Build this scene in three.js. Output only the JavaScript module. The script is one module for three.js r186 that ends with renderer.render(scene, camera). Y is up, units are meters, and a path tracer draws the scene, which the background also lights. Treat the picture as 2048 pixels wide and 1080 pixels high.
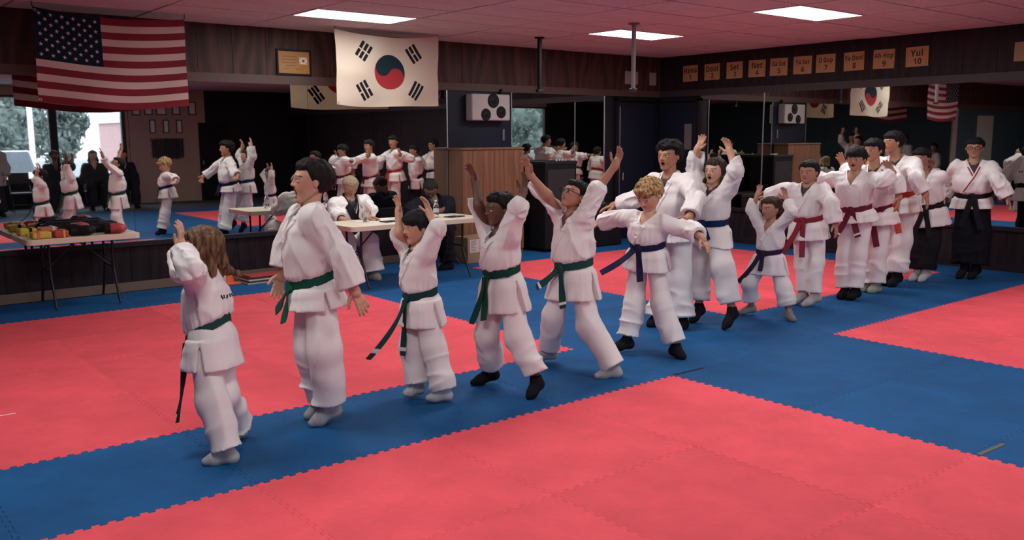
import * as THREE from 'three';
import { RoundedBoxGeometry } from 'three/addons/geometries/RoundedBoxGeometry.js';
import { mergeGeometries } from 'three/addons/utils/BufferGeometryUtils.js';
import { RectAreaLightUniformsLib } from 'three/addons/lights/RectAreaLightUniformsLib.js';

// ---------------------------------------------------------------- camera, sky, exposure
const scene = new THREE.Scene();
const camera = new THREE.PerspectiveCamera(33.97, 2048 / 1080, 0.05, 200);
camera.position.set(0, 1.626, 0);
camera.up.set(0.09783, 0.98890, -0.11180);
camera.lookAt(0.62446, 1.626 - 0.14847, -0.76682);
const renderer = new THREE.WebGLRenderer({ antialias: true });
renderer.toneMapping = THREE.LinearToneMapping;
renderer.toneMappingExposure = 1.13;
renderer.shadowMap.enabled = true;
RectAreaLightUniformsLib.init();
scene.background = new THREE.Color().setRGB(3.8, 4.4, 5.2);      // hazy bright day, seen only through the shop windows
const PANEL_LIGHT = 16.5;                                         // radiance of each ceiling troffer

// room, in metres: x runs along the mirrored back wall, -z towards it
const UB = 11.245, ZA = -9.9375, UL = -6.4, ZF = 3.8, HC = 2.892, HB = 0.537, HT = 2.256, TH = 0.2;

// ---------------------------------------------------------------- helpers
let seed = 12345;
const rnd = () => { seed = (seed * 1664525 + 1013904223) >>> 0; return seed / 4294967296; };
const used = {};
const numbered = (n) => { const k = used[n] = (used[n] || 0) + 1; return k === 1 ? n : `${n}_${String(k - 1).padStart(3, '0')}`; };
const col = (r, g, b) => new THREE.Color().setRGB(r, g, b);
function std(color, roughness = 0.7, extra = {}) { return new THREE.MeshStandardMaterial({ color: Array.isArray(color) ? col(...color) : color, roughness, ...extra }); }
function mesh(name, geo, mat, parent = scene) {
  const m = new THREE.Mesh(geo, mat); m.name = parent === scene ? numbered(name) : name; m.castShadow = m.receiveShadow = true; parent.add(m); return m;
}
function group(name, [x, y, z] = [0, 0, 0], turn = 0) { const g = new THREE.Group(); g.name = numbered(name); g.position.set(x, y, z); g.rotation.y = turn; scene.add(g); return g; }
function tag(o, label, category, grp) { o.userData.label = label; o.userData.category = category; if (grp) o.userData.group = grp; return o; }
function structure(o, label, category) { o.userData.kind = 'structure'; if (label) o.userData.label = label; if (category) o.userData.category = category; return o; }
function box(w, h, d, x = 0, y = 0, z = 0) { const g = new THREE.BoxGeometry(w, h, d); g.translate(x, y, z); return g; }
function rbox(w, h, d, r, x = 0, y = 0, z = 0, seg = 2) { const g = new RoundedBoxGeometry(w, h, d, seg, r); g.translate(x, y, z); return g; }
function span(x0, x1, y0, y1, z0, z1) { return box(x1 - x0, y1 - y0, z1 - z0, (x0 + x1) / 2, (y0 + y1) / 2, (z0 + z1) / 2); }
function cyl(r1, r2, h, x = 0, y = 0, z = 0, n = 20) { const g = new THREE.CylinderGeometry(r1, r2, h, n); g.translate(x, y, z); return g; }
function tube(pts, r, n = 24, m = 8) { return new THREE.TubeGeometry(new THREE.CatmullRomCurve3(pts.map(p => new THREE.Vector3(...p)), false, 'centripetal'), n, r, m, false); }
function merge(list) { return mergeGeometries(list.map(g => { const h = g.index ? g.toNonIndexed() : g; return h; })); }

// value noise
function hash3(x, y, z) { let h = (x * 374761393 + y * 668265263 + z * 2147483647) | 0; h = Math.imul(h ^ (h >>> 13), 1274126177); h ^= h >>> 16; return (h >>> 0) / 4294967296; }
function noise3(x, y, z) {
  const xi = Math.floor(x), yi = Math.floor(y), zi = Math.floor(z); let fx = x - xi, fy = y - yi, fz = z - zi;
  fx = fx * fx * (3 - 2 * fx); fy = fy * fy * (3 - 2 * fy); fz = fz * fz * (3 - 2 * fz);
  const l = (a, b, t) => a + (b - a) * t;
  return l(l(l(hash3(xi, yi, zi), hash3(xi + 1, yi, zi), fx), l(hash3(xi, yi + 1, zi), hash3(xi + 1, yi + 1, zi), fx), fy),
    l(l(hash3(xi, yi, zi + 1), hash3(xi + 1, yi, zi + 1), fx), l(hash3(xi, yi + 1, zi + 1), hash3(xi + 1, yi + 1, zi + 1), fx), fy), fz) * 2 - 1;
}
function dataTex(w, h, fn, srgb = true, rep = [1, 1]) {
  const d = new Uint8Array(w * h * 4);
  for (let y = 0; y < h; y++) for (let x = 0; x < w; x++) { const c = fn(x / w, y / h), i = (y * w + x) * 4; for (let k = 0; k < 3; k++) d[i + k] = Math.max(0, Math.min(255, (c.length ? c[k] : c) * 255)); d[i + 3] = 255; }
  const t = new THREE.DataTexture(d, w, h); t.wrapS = t.wrapT = THREE.RepeatWrapping; t.magFilter = THREE.LinearFilter; t.minFilter = THREE.LinearFilter;
  if (srgb) t.colorSpace = THREE.SRGBColorSpace; t.repeat.set(...rep); t.needsUpdate = true; return t;
}
// noise that repeats after n cells in x and m in y
function tileNoise(u, v, n, m, s) { const x = u * n, y = v * m, xi = Math.floor(x), yi = Math.floor(y); let fx = x - xi, fy = y - yi; fx = fx * fx * (3 - 2 * fx); fy = fy * fy * (3 - 2 * fy);
  const h = (a, b) => hash3(((a % n) + n) % n, ((b % m) + m) % m, s); const l = (a, b, t) => a + (b - a) * t;
  return l(l(h(xi, yi), h(xi + 1, yi), fx), l(h(xi, yi + 1), h(xi + 1, yi + 1), fx), fy) * 2 - 1; }
function canvasTex(w, h, draw) { const c = document.createElement('canvas'); c.width = w; c.height = h; const x = c.getContext('2d'); draw(x, w, h); const t = new THREE.CanvasTexture(c); t.colorSpace = THREE.SRGBColorSpace; t.magFilter = THREE.LinearFilter; return t; }

// wood grain running along v; base and dark in sRGB 0..1
function woodTex(base, dark, s) {
  return dataTex(256, 512, (u, v) => {
    const warp = tileNoise(u, v, 3, 2, s) * 0.12 + tileNoise(u, v, 6, 5, s + 1) * 0.05;
    const rings = 0.5 + 0.5 * Math.sin((u + warp) * Math.PI * 2 * 5);
    const fine = tileNoise(u, v, 96, 6, s + 2) * 0.5 + tileNoise(u, v, 48, 3, s + 3) * 0.5;
    const t = Math.min(1, Math.max(0, 0.45 * rings + 0.35 * (fine * 0.5 + 0.5) + 0.2 * (tileNoise(u, v, 10, 2, s + 4) * 0.5 + 0.5)));
    return [0, 1, 2].map(k => base[k] + (dark[k] - base[k]) * t);
  });
}
// ---------------------------------------------------------------- materials of the room
const M = {
  walnut: [0, 1].map(i => new THREE.MeshPhysicalMaterial({ roughness: 0.55, specularIntensity: 0.5, map: woodTex([0.37, 0.25, 0.22], [0.14, 0.095, 0.095], 11 + i * 7) })),
  wainscot: [0, 1, 2].map(i => new THREE.MeshPhysicalMaterial({ roughness: 0.6, specularIntensity: 0.4, map: woodTex([0.18, 0.135, 0.155], [0.09, 0.07, 0.09], 61 + i * 7) })),
  oak: [0, 1, 2].map(i => std(0xffffff, 0.5, { map: woodTex([0.54, 0.39, 0.29], [0.40, 0.27, 0.195], 91 + i * 7) })),
  dark: new THREE.MeshPhysicalMaterial({ color: col(0.013, 0.013, 0.020), roughness: 0.55, specularIntensity: 0.5 }),
  navy: new THREE.MeshPhysicalMaterial({ color: col(0.008, 0.011, 0.026), roughness: 0.5, specularIntensity: 0.5 }),
  tan: std([0.16, 0.11, 0.085], 0.6),
  mirror: new THREE.MeshStandardMaterial({ color: col(0.70, 0.71, 0.68), metalness: 1, roughness: 0.015 }),
  alu: new THREE.MeshStandardMaterial({ color: col(0.55, 0.56, 0.58), metalness: 1, roughness: 0.35 }),
  ceil: [0, 1].map(i => std(0xffffff, 0.9, { map: dataTex(256, 256, (u, v) => { const n = tileNoise(u, v, 90, 90, 5 + i) > 0.62 ? -0.13 : 0; const b = 0.80 + n + tileNoise(u, v, 5, 5, 9 + i) * 0.02; return [b, b * 0.985, b * 0.96]; }) })),
  grid: std([0.60, 0.58, 0.56], 0.5),
  plaster: std([0.46, 0.31, 0.27], 0.8),
  teal: std([0.032, 0.075, 0.085], 0.7),
  black: new THREE.MeshPhysicalMaterial({ color: col(0.010, 0.010, 0.013), roughness: 0.5, specularIntensity: 0.3 }),
  blackMetal: new THREE.MeshStandardMaterial({ color: col(0.018, 0.018, 0.021), metalness: 0.4, roughness: 0.45 }),
  white: std([0.75, 0.74, 0.71], 0.6),
  cream: std([0.70, 0.63, 0.50], 0.45),
};

// ---------------------------------------------------------------- floor: interlocking foam tiles, one metre each
const floor = structure(group('floor'), 'red and blue interlocking foam mat floor', 'floor');
mesh('subfloor', span(UL - TH, UB + TH, -0.14, -0.0205, ZA - TH, ZF + TH), std([0.10, 0.09, 0.09], 0.8), floor);
function tileShape() {
  const N = 15, a = 0.011, p = 1 / N, s = new THREE.Shape(), prof = [];
  for (let i = 0; i < N; i++) { const b = i * p; if (i === 0) prof.push([p * 0.25, 0], [p * 0.22, a]); else prof.push([b + p * 0.02, a]); prof.push([b + p * 0.52, a], [b + p * 0.48, -a]); if (i === N - 1) prof.push([b + p * 0.78, -a], [b + p * 0.75, 0]); else prof.push([b + p * 0.98, -a]); }
  const pts = [[0, 0], ...prof.map(([t, o]) => [t, o]), [1, 0], ...prof.map(([t, o]) => [1 + o, t]), [1, 1], ...prof.map(([t, o]) => [t, 1 + o]).reverse(), [0, 1], ...prof.map(([t, o]) => [o, t]).reverse()];
  const q = pts.map(([x, y]) => [0.5 + (x - 0.5) * 0.9982, 0.5 + (y - 0.5) * 0.9982]);
  q.forEach(([x, y], i) => i ? s.lineTo(x, y) : s.moveTo(x, y)); s.closePath();
  const g = new THREE.ExtrudeGeometry(s, { depth: 0.02, bevelEnabled: false }); g.rotateX(-Math.PI / 2); g.translate(0, -0.02, 0); return g;   // spans x 0..1, z 0..-1
}
const matBump = dataTex(256, 256, (u, v) => 0.5 + tileNoise(u, v, 80, 80, 3) * 0.25 + tileNoise(u, v, 128, 128, 4) * 0.2, false);
function matMats(base, amp, s) {
  return [0, 1, 2, 3].map(i => { const t = dataTex(256, 256, (u, v) => { const n = tileNoise(u, v, 4, 4, s + i) * 0.5 + tileNoise(u, v, 11, 11, s + 20 + i) * 0.35 + tileNoise(u, v, 40, 40, s + 40 + i) * 0.25, k = 1 + amp * n + (i - 1.5) * 0.012; return base.map(c => c * k); });
    return new THREE.MeshPhysicalMaterial({ map: t, bumpMap: matBump, bumpScale: 0.0006, roughness: 0.75, specularIntensity: 0.3 }); });
}
const redMat = matMats([0.895, 0.34, 0.385], 0.06, 200), blueMat = matMats([0.10, 0.325, 0.53], 0.10, 300);
const tileG = tileShape();
const X0 = 4.5835, V0 = 3.8773;
for (let i = -10; i <= 6; i++) for (let j = -5; j <= 5; j++) {
  const u = X0 + i, v = V0 + j;                                       // this tile covers u..u+1, v..v+1
  const ci = ((i + 4) % 6 + 6) % 6 < 4, cj = (j >= 1 && j <= 4) || (j >= -4 && j <= -1);
  const red = ci && cj, mats = red ? redMat : blueMat;
  if (u < UL || i > 6) continue;
  let g = tileG;
  if (u + 1 > UB) { g = new THREE.BoxGeometry(UB - u - 0.004, 0.02, 0.998); g.translate((UB - u) / 2 - 0.004, -0.01, -0.5); }
  const m = mesh('mat_tile', g, mats[Math.floor(rnd() * 4)], floor); m.position.set(u, rnd() * 0.0012, -v);
}
mesh('carpet_strip', span(UL, UB, -0.02, 0, -(V0 - 5), ZF), std([0.05, 0.05, 0.06], 0.95), floor);
// lengths of tape over open joints
function tape(x0, v0, x1, v1, w, mat, label) {
  const L = Math.hypot(x1 - x0, v1 - v0), o = group('tape_strip', [(x0 + x1) / 2, 0.0015, -(v0 + v1) / 2], Math.atan2(v1 - v0, x1 - x0));
  mesh('tape', rbox(L, 0.002, w, 0.0009), mat, o); tag(o, label, 'tape');
}
tape(4.60, 3.885, 4.90, 3.872, 0.022, M.black, 'black tape strip across the blue mats near the tip of the red block');
tape(4.60, 1.862, 4.87, 1.848, 0.026, std([0.06, 0.055, 0.05], 0.35), 'worn dark tape strip on the blue mats at the right edge');
tape(0.70, 5.872, 0.925, 5.865, 0.012, M.white, 'thin white strip lying on the red mats at the left edge');

// ---------------------------------------------------------------- ceiling: dropped grid with lay-in panels and troffers
const ceiling = structure(group('ceiling'), 'dropped ceiling of pale panels in a metal grid', 'ceiling');
mesh('slab', span(UL - TH, UB + TH, HC + 0.05, HC + 0.2, ZA - TH, ZF + TH), M.grid, ceiling);
const GU = 4.2, GV = 8.19, CW = 1.22, CD = 0.61;
const lights = [[0, 0], [3, -1], [3, -5], [0, -5], [-3, -5], [0, -10], [3, -10], [-3, -10]];
const isLight = (i, j) => lights.some(l => l[0] === i && l[1] === j);
const panelG = {};
for (let i = -9; i <= 5; i++) for (let j = -20; j <= 3; j++) {
  const u0 = Math.max(GU + i * CW, UL), u1 = Math.min(GU + (i + 1) * CW, UB), v0 = Math.max(GV + j * CD, -ZF), v1 = Math.min(GV + (j + 1) * CD, -ZA);
  if (u1 - u0 < 0.05 || v1 - v0 < 0.05 || isLight(i, j)) continue;
  const w = u1 - u0 - 0.024, d = v1 - v0 - 0.024, key = w.toFixed(3) + d.toFixed(3);
  panelG[key] ||= (() => { const g = new THREE.BoxGeometry(w, 0.018, d); return g; })();
  const m = mesh('ceiling_panel', panelG[key], M.ceil[(i + j) & 1], ceiling); m.position.set((u0 + u1) / 2, HC + 0.009 + rnd() * 0.004, -(v0 + v1) / 2);
  m.rotation.x = (rnd() - 0.5) * 0.004; m.rotation.z = (rnd() - 0.5) * 0.003;
}
{ const bars = [];
  for (let i = -9; i <= 6; i++) { const u = GU + i * CW; if (u > UL && u < UB) bars.push(span(u - 0.012, u + 0.012, HC + 0.004, HC + 0.03, ZA, ZF)); }
  for (let j = -20; j <= 3; j++) { const v = GV + j * CD; if (v > -ZF && v < -ZA) bars.push(span(UL, UB, HC + 0.005, HC + 0.03, -v - 0.012, -v + 0.012)); }
  mesh('grid_bars', merge(bars), std([0.22, 0.19, 0.18], 0.6), ceiling); }
const glow = new THREE.MeshStandardMaterial({ color: col(0.9, 0.9, 0.88), roughness: 0.4, emissive: col(1, 0.985, 0.95), emissiveIntensity: 2.2 });
const lightWords = ['ceiling light panel above the hanging white flag', 'ceiling light panel behind the grey pipe', 'ceiling light panel at the top right, nearest the camera'];
lights.forEach(([i, j], k) => {
  const o = group('ceiling_light', [GU + (i + 0.5) * CW, HC, -(GV + (j + 0.5) * CD)]);
  tag(o, lightWords[k] || 'ceiling light panel outside the view, same make as the others', 'light', k > 2 ? 'ceiling lights out of view' : undefined);
  mesh('housing', box(CW - 0.02, 0.05, CD - 0.02, 0, 0.045, 0), M.white, o);
  const fr = []; const a = CW / 2 - 0.012, b = CD / 2 - 0.012;
  fr.push(box(CW - 0.024, 0.012, 0.02, 0, 0.004, b - 0.01), box(CW - 0.024, 0.012, 0.02, 0, 0.004, -b + 0.01), box(0.02, 0.012, CD - 0.064, a - 0.01, 0.004, 0), box(0.02, 0.012, CD - 0.064, -a + 0.01, 0.004, 0));
  mesh('frame', merge(fr), M.white, o);
  mesh('diffuser_panel', box(CW - 0.066, 0.006, CD - 0.066, 0, 0.012, 0), glow, o);
  const l = new THREE.RectAreaLight(col(1, 0.985, 0.95), PANEL_LIGHT, CW - 0.07, CD - 0.07); l.name = 'light'; l.position.set(0, 0.004, 0); l.rotation.x = -Math.PI / 2; o.add(l);
});

// ---------------------------------------------------------------- walls
function planks(parent, axis, a0, a1, y0, y1, at, depth, mats, width, s) {
  // vertical boards along a wall, a hair apart; axis 'x' (back wall) or 'z' (right wall)
  const n = Math.max(1, Math.round((a1 - a0) / width)), w = (a1 - a0) / n;
  const g = new THREE.BoxGeometry(axis === 'x' ? w - 0.004 : depth, y1 - y0, axis === 'x' ? depth : w - 0.004);
  const vs = [0, 1, 2, 3].map(k => { const h = g.clone(), uv = h.attributes.uv; for (let i = 0; i < uv.count; i++) uv.setXY(i, (k * 0.23 + uv.getX(i) * w * 1.1), (k * 0.37 + uv.getY(i) * (y1 - y0) * 0.55)); return h; });
  for (let i = 0; i < n; i++) { const m = mesh('plank', vs[Math.floor(hash3(i, s, 1) * 4)], mats[Math.floor(hash3(i, s, 2) * mats.length)], parent); const c = a0 + (i + 0.5) * w; const off = hash3(i, s, 3) * 0.0015;
    m.position.set(axis === 'x' ? c : at - off, (y0 + y1) / 2, axis === 'x' ? at + off : c); }
}
const wallA = structure(group('wall_back'), 'dark panelled back wall with mirrors', 'wall');
mesh('wall_core', span(UL - TH, UB + TH, -0.1, HC + 0.2, ZA - TH, ZA), M.dark, wallA);
planks(wallA, 'x', UL, UB, HT + 0.10, HC, ZA + 0.007, 0.014, M.walnut, 0.4, 5);
planks(wallA, 'x', UL, 6.97, 0.10, HB - 0.05, ZA + 0.007, 0.014, M.wainscot, 0.2, 6);
planks(wallA, 'x', 8.09, 9.97, 0.10, HB - 0.05, ZA + 0.007, 0.014, M.wainscot, 0.2, 7);
const wallB = structure(group('wall_right'), 'dark panelled right wall with mirrors', 'wall');
mesh('wall_core', span(UB, UB + TH, -0.1, HC + 0.2, ZA - TH, ZF + TH), M.dark, wallB);
planks(wallB, 'z', ZA + 0.02, ZF, HT + 0.10, HC, UB - 0.007, 0.014, M.wainscot, 0.4, 8);
planks(wallB, 'z', -9.08, -4.2, 0.10, HB - 0.05, UB - 0.007, 0.014, M.wainscot, 0.2, 9);
planks(wallB, 'z', -4.2, ZF, 0.0, HT + 0.10, UB - 0.007, 0.014, M.wainscot, 0.25, 10);
const wallL = structure(group('wall_left'), 'teal painted left wall', 'wall');
mesh('wall_core', span(UL - TH, UL, -0.1, HC + 0.2, ZA - TH, ZF + TH), M.teal, wallL);
// rails, ledges, baseboards
const rail = (n, g, m) => structure(mesh(n, g, m));
rail('trim_1', span(UL, UB - 0.02, HT, HT + 0.10, ZA, ZA + 0.03), std([0.08, 0.048, 0.04], 0.6));
rail('trim_2', span(UB - 0.03, UB, HT, HT + 0.10, ZA + 0.03, ZF), std([0.03, 0.022, 0.025], 0.6));
rail('trim_3', span(0.77, 6.97, HB - 0.05, HB, ZA, ZA + 0.05), M.dark);
rail('trim_4', span(8.09, 9.97, HB - 0.05, HB, ZA, ZA + 0.05), M.dark);
rail('trim_5', span(UB - 0.05, UB, HB - 0.05, HB, -9.08, -4.2), M.dark);
rail('baseboard_back', span(UL, 6.97, 0, 0.10, ZA, ZA + 0.02), M.tan);
rail('baseboard_right', span(UB - 0.02, UB, 0, 0.10, -9.08, ZF), M.wainscot[0]);

// ---------------------------------------------------------------- mirrors
function mirrorA(u0, u1, label) { const o = group('wall_mirror', [(u0 + u1) / 2, HB, ZA]); mesh('glass', box(u1 - u0 - 0.004, HT - HB, 0.006, 0, (HT - HB) / 2, 0.006), M.mirror, o); tag(o, label, 'mirror', 'wall mirrors'); return o; }
function mirrorB(v0, v1, label) { const o = group('wall_mirror', [UB, HB, -(v0 + v1) / 2]); mesh('glass', box(0.006, HT - HB, v1 - v0 - 0.004, -0.006, (HT - HB) / 2, 0), M.mirror, o); tag(o, label, 'mirror', 'wall mirrors'); return o; }
mirrorA(0.77, 2.85, 'wall mirror behind the star-spangled flag, showing the shop window');
mirrorA(2.85, 4.93, 'wall mirror between the two flags, showing jumping students');
const mk = mirrorA(4.93, 6.97, 'wall mirror behind the white flag and the seated judges');
mesh('edge_strip', box(0.012, HT - HB, 0.014, 1.02, (HT - HB) / 2, 0.008), M.alu, mk);
const mr = mirrorA(8.09, 9.96, 'wall mirror right of the oak cabinet, showing the street');
for (const s of [-1, 1]) mesh('edge_strip', box(0.014, HT - HB, 0.014, s * 0.935, (HT - HB) / 2, 0.008), M.alu, mr);
const m1 = mirrorB(7.9, 9.08, 'right wall mirror nearest the dark corner door'); mesh('edge_strip', box(0.014, HT - HB, 0.014, -0.008, (HT - HB) / 2, 0.585), M.alu, m1);
mirrorB(6.87, 7.9, 'right wall mirror showing the oak cabinet again');
mirrorB(5.48, 6.87, 'right wall mirror showing the white flag again');
mirrorB(4.2, 5.48, 'right wall mirror beside the instructor');

// ---------------------------------------------------------------- dark doors in the far corner
{ const d = structure(group('door_1', [10.66, 0, ZA]), 'dark navy door in the back wall next to the corner', 'door');
  mesh('panel', rbox(0.86, 2.16, 0.04, 0.006, 0, 1.08, 0.03), M.navy, d); mesh('jamb', merge([box(0.05, 2.22, 0.06, -0.46, 1.11, 0.03), box(0.05, 2.22, 0.06, 0.46, 1.11, 0.03), box(0.97, 0.05, 0.06, 0, 2.215, 0.03)]), M.black, d);
  mesh('edge_strip', box(0.012, 1.9, 0.012, -0.40, 1.15, 0.056), M.alu, d); mesh('handle', cyl(0.012, 0.012, 0.12, -0.34, 1.0, 0.08), M.alu, d);
  const e = structure(group('door_2', [UB, 0, -9.5]), 'dark navy door in the right wall with a narrow glass slot', 'door');
  mesh('panel', merge([box(0.04, 2.16, 0.50, -0.03, 1.08, -0.13), box(0.04, 2.16, 0.09, -0.03, 1.08, 0.335), box(0.04, 1.42, 0.17, -0.03, 0.71, 0.205), box(0.04, 0.33, 0.17, -0.03, 1.995, 0.205)]), M.navy, e);
  mesh('glass_slot', box(0.01, 0.41, 0.17, -0.02, 1.625, 0.205), std([0.16, 0.15, 0.16], 0.15), e);
  mesh('jamb', merge([box(0.06, 2.22, 0.04, -0.03, 1.11, 0.40), box(0.06, 2.22, 0.04, -0.03, 1.11, -0.40), box(0.06, 0.05, 0.84, -0.03, 2.205, 0)]), M.black, e);
}
// dark recess panel behind the cabinet
{ const p = structure(mesh('trim_6', span(6.985, 8.08, 0.0, HT, ZA, ZA + 0.012), M.navy)); }

// ---------------------------------------------------------------- front wall with the shop windows (behind the camera, seen in the mirrors)
const WX = [1.6, 3.40, 5.06, 6.72], SILL = 0.66, WTOP = 2.66;
const wallF = structure(group('wall_front'), 'shop front wall with large windows', 'wall');
mesh('sill_wall', span(WX[0], WX[3], -0.1, SILL, ZF, ZF + TH), M.dark, wallF);
mesh('lintel', span(WX[0], WX[3], WTOP, HC + 0.2, ZF, ZF + TH), M.plaster, wallF);
mesh('left_pier', span(UL - TH, WX[0], -0.1, HC + 0.2, ZF, ZF + TH), M.dark, wallF);
mesh('right_pier', span(WX[3], 8.75, -0.1, HC + 0.2, ZF, ZF + TH), M.plaster, wallF);
mesh('dark_pier', span(8.75, UB + TH, -0.1, HC + 0.2, ZF, ZF + TH), M.dark, wallF);
for (let i = 0; i < 3; i++) {
  const w = structure(group('window_' + (i + 1)), 'tall shop window pane in a dark metal frame', 'window'), a = WX[i], b = WX[i + 1], t = 0.09;
  mesh('window_frame', merge([span(a, a + t, SILL, WTOP, ZF, ZF + 0.12), span(b - t, b, SILL, WTOP, ZF, ZF + 0.12), span(a + t, b - t, SILL, SILL + 0.05, ZF, ZF + 0.12), span(a + t, b - t, WTOP - 0.05, WTOP, ZF, ZF + 0.12)]), M.dark, w);
  mesh('pane', span(a + t, b - t, SILL + 0.05, WTOP - 0.05, ZF + 0.055, ZF + 0.061), new THREE.MeshPhysicalMaterial({ color: 0xffffff, roughness: 0, transmission: 1, thickness: 0, ior: 1.5 }), w);
}
{ const d = structure(group('door_3', [8.95, 0, ZF]), 'dark door in the front wall beyond the certificates', 'door');
  mesh('panel', rbox(0.8, 2.05, 0.04, 0.005, 0, 1.025, -0.03), M.black, d); mesh('handle', cyl(0.014, 0.014, 0.1, -0.32, 1.0, -0.07), M.alu, d); }
// ---------------------------------------------------------------- people: signed distance fields meshed with surface nets
const add = (a, b) => [a[0] + b[0], a[1] + b[1], a[2] + b[2]], sub = (a, b) => [a[0] - b[0], a[1] - b[1], a[2] - b[2]], mul = (a, s) => [a[0] * s, a[1] * s, a[2] * s];
const dot = (a, b) => a[0] * b[0] + a[1] * b[1] + a[2] * b[2], cross = (a, b) => [a[1] * b[2] - a[2] * b[1], a[2] * b[0] - a[0] * b[2], a[0] * b[1] - a[1] * b[0]];
const len = a => Math.hypot(a[0], a[1], a[2]), nrm = a => mul(a, 1 / (len(a) || 1)), mix = (a, b, t) => add(mul(a, 1 - t), mul(b, t));
const smin = (a, b, k) => { const h = Math.max(k - Math.abs(a - b), 0) / k; return Math.min(a, b) - h * h * k * 0.25; }, smax = (a, b, k) => -smin(-a, -b, k);
const clamp = (x, a, b) => x < a ? a : x > b ? b : x, sstep = t => { t = clamp(t, 0, 1); return t * t * (3 - 2 * t); };
function capsule(a, b, r1, r2) {
  const bx = b[0] - a[0], by = b[1] - a[1], bz = b[2] - a[2], bb = bx * bx + by * by + bz * bz || 1e-9, ax = a[0], ay = a[1], az = a[2];
  return (x, y, z) => { const px = x - ax, py = y - ay, pz = z - az; let h = (px * bx + py * by + pz * bz) / bb; h = h < 0 ? 0 : h > 1 ? 1 : h; const dx = px - bx * h, dy = py - by * h, dz = pz - bz * h; return Math.sqrt(dx * dx + dy * dy + dz * dz) - (r1 + (r2 - r1) * h); };
}
function ellipsoid(c, r) { const m = Math.min(r[0], r[1], r[2]); return (x, y, z) => (Math.hypot((x - c[0]) / r[0], (y - c[1]) / r[1], (z - c[2]) / r[2]) - 1) * m; }
function sdfMesh(f, lo, hi, c) {
  const nx = Math.ceil((hi[0] - lo[0]) / c) + 2, ny = Math.ceil((hi[1] - lo[1]) / c) + 2, nz = Math.ceil((hi[2] - lo[2]) / c) + 2;
  const V = new Float32Array(nx * ny * nz), B = 4, sx = 1, sy = nx, sz = nx * ny;
  const rad = c * ((B - 1) / 2 * 1.733 + 1.8) * 1.25;
  for (let bz = 0; bz < nz; bz += B) for (let by = 0; by < ny; by += B) for (let bx = 0; bx < nx; bx += B) {
    const d = f(lo[0] + (bx + 1.5) * c, lo[1] + (by + 1.5) * c, lo[2] + (bz + 1.5) * c), far = Math.abs(d) > rad;
    for (let z = bz; z < Math.min(nz, bz + B); z++) for (let y = by; y < Math.min(ny, by + B); y++) for (let x = bx; x < Math.min(nx, bx + B); x++)
      V[x + y * sy + z * sz] = far ? d : f(lo[0] + x * c, lo[1] + y * c, lo[2] + z * c);
  }
  const idx = new Int32Array(nx * ny * nz).fill(-1), pos = [], tri = [];
  const E = [[0, 1], [2, 3], [4, 5], [6, 7], [0, 2], [1, 3], [4, 6], [5, 7], [0, 4], [1, 5], [2, 6], [3, 7]], o8 = [0, 1, sy, sy + 1, sz, sz + 1, sz + sy, sz + sy + 1];
  for (let z = 0; z < nz - 1; z++) for (let y = 0; y < ny - 1; y++) for (let x = 0; x < nx - 1; x++) {
    const b = x + y * sy + z * sz; let m = 0; for (let k = 0; k < 8; k++) if (V[b + o8[k]] < 0) m |= 1 << k;
    if (m === 0 || m === 255) continue;
    let X = 0, Y = 0, Z = 0, n = 0;
    for (const [p, q] of E) { if (((m >> p) & 1) === ((m >> q) & 1)) continue; const a = V[b + o8[p]], e = V[b + o8[q]], t = a / (a - e); X += (p & 1) + t * ((q & 1) - (p & 1)); Y += ((p >> 1) & 1) + t * (((q >> 1) & 1) - ((p >> 1) & 1)); Z += (p >> 2) + t * ((q >> 2) - (p >> 2)); n++; }
    idx[b] = pos.length / 3; pos.push(lo[0] + (x + X / n) * c, lo[1] + (y + Y / n) * c, lo[2] + (z + Z / n) * c);
  }
  const quad = (a, b, d, e, flip) => { if (a < 0 || b < 0 || d < 0 || e < 0) return; if (flip) tri.push(a, d, b, a, e, d); else tri.push(a, b, d, a, d, e); };
  for (let z = 1; z < nz - 1; z++) for (let y = 1; y < ny - 1; y++) for (let x = 1; x < nx - 1; x++) {
    const b = x + y * sy + z * sz, s = V[b] < 0;
    if (s !== V[b + sx] < 0) quad(idx[b - sy - sz], idx[b - sz], idx[b], idx[b - sy], !s);
    if (s !== V[b + sy] < 0) quad(idx[b - sx - sz], idx[b - sx], idx[b], idx[b - sz], !s);
    if (s !== V[b + sz] < 0) quad(idx[b - sx - sy], idx[b - sy], idx[b], idx[b - sx], !s);
  }
  const g = new THREE.BufferGeometry(); g.setAttribute('position', new THREE.Float32BufferAttribute(pos, 3)); g.setIndex(tri); g.computeVertexNormals(); return g;
}
function paint(g, fn) { const p = g.attributes.position, c = new Float32Array(p.count * 3); for (let i = 0; i < p.count; i++) { const k = fn(p.getX(i), p.getY(i), p.getZ(i)); c[i * 3] = k[0]; c[i * 3 + 1] = k[1]; c[i * 3 + 2] = k[2]; } g.setAttribute('color', new THREE.BufferAttribute(c, 3)); return g; }
function bounds(pts, m) { const lo = [1e9, 1e9, 1e9], hi = [-1e9, -1e9, -1e9]; for (const p of pts) for (let k = 0; k < 3; k++) { lo[k] = Math.min(lo[k], p[k] - m); hi[k] = Math.max(hi[k], p[k] + m); } return [lo, hi]; }
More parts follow.
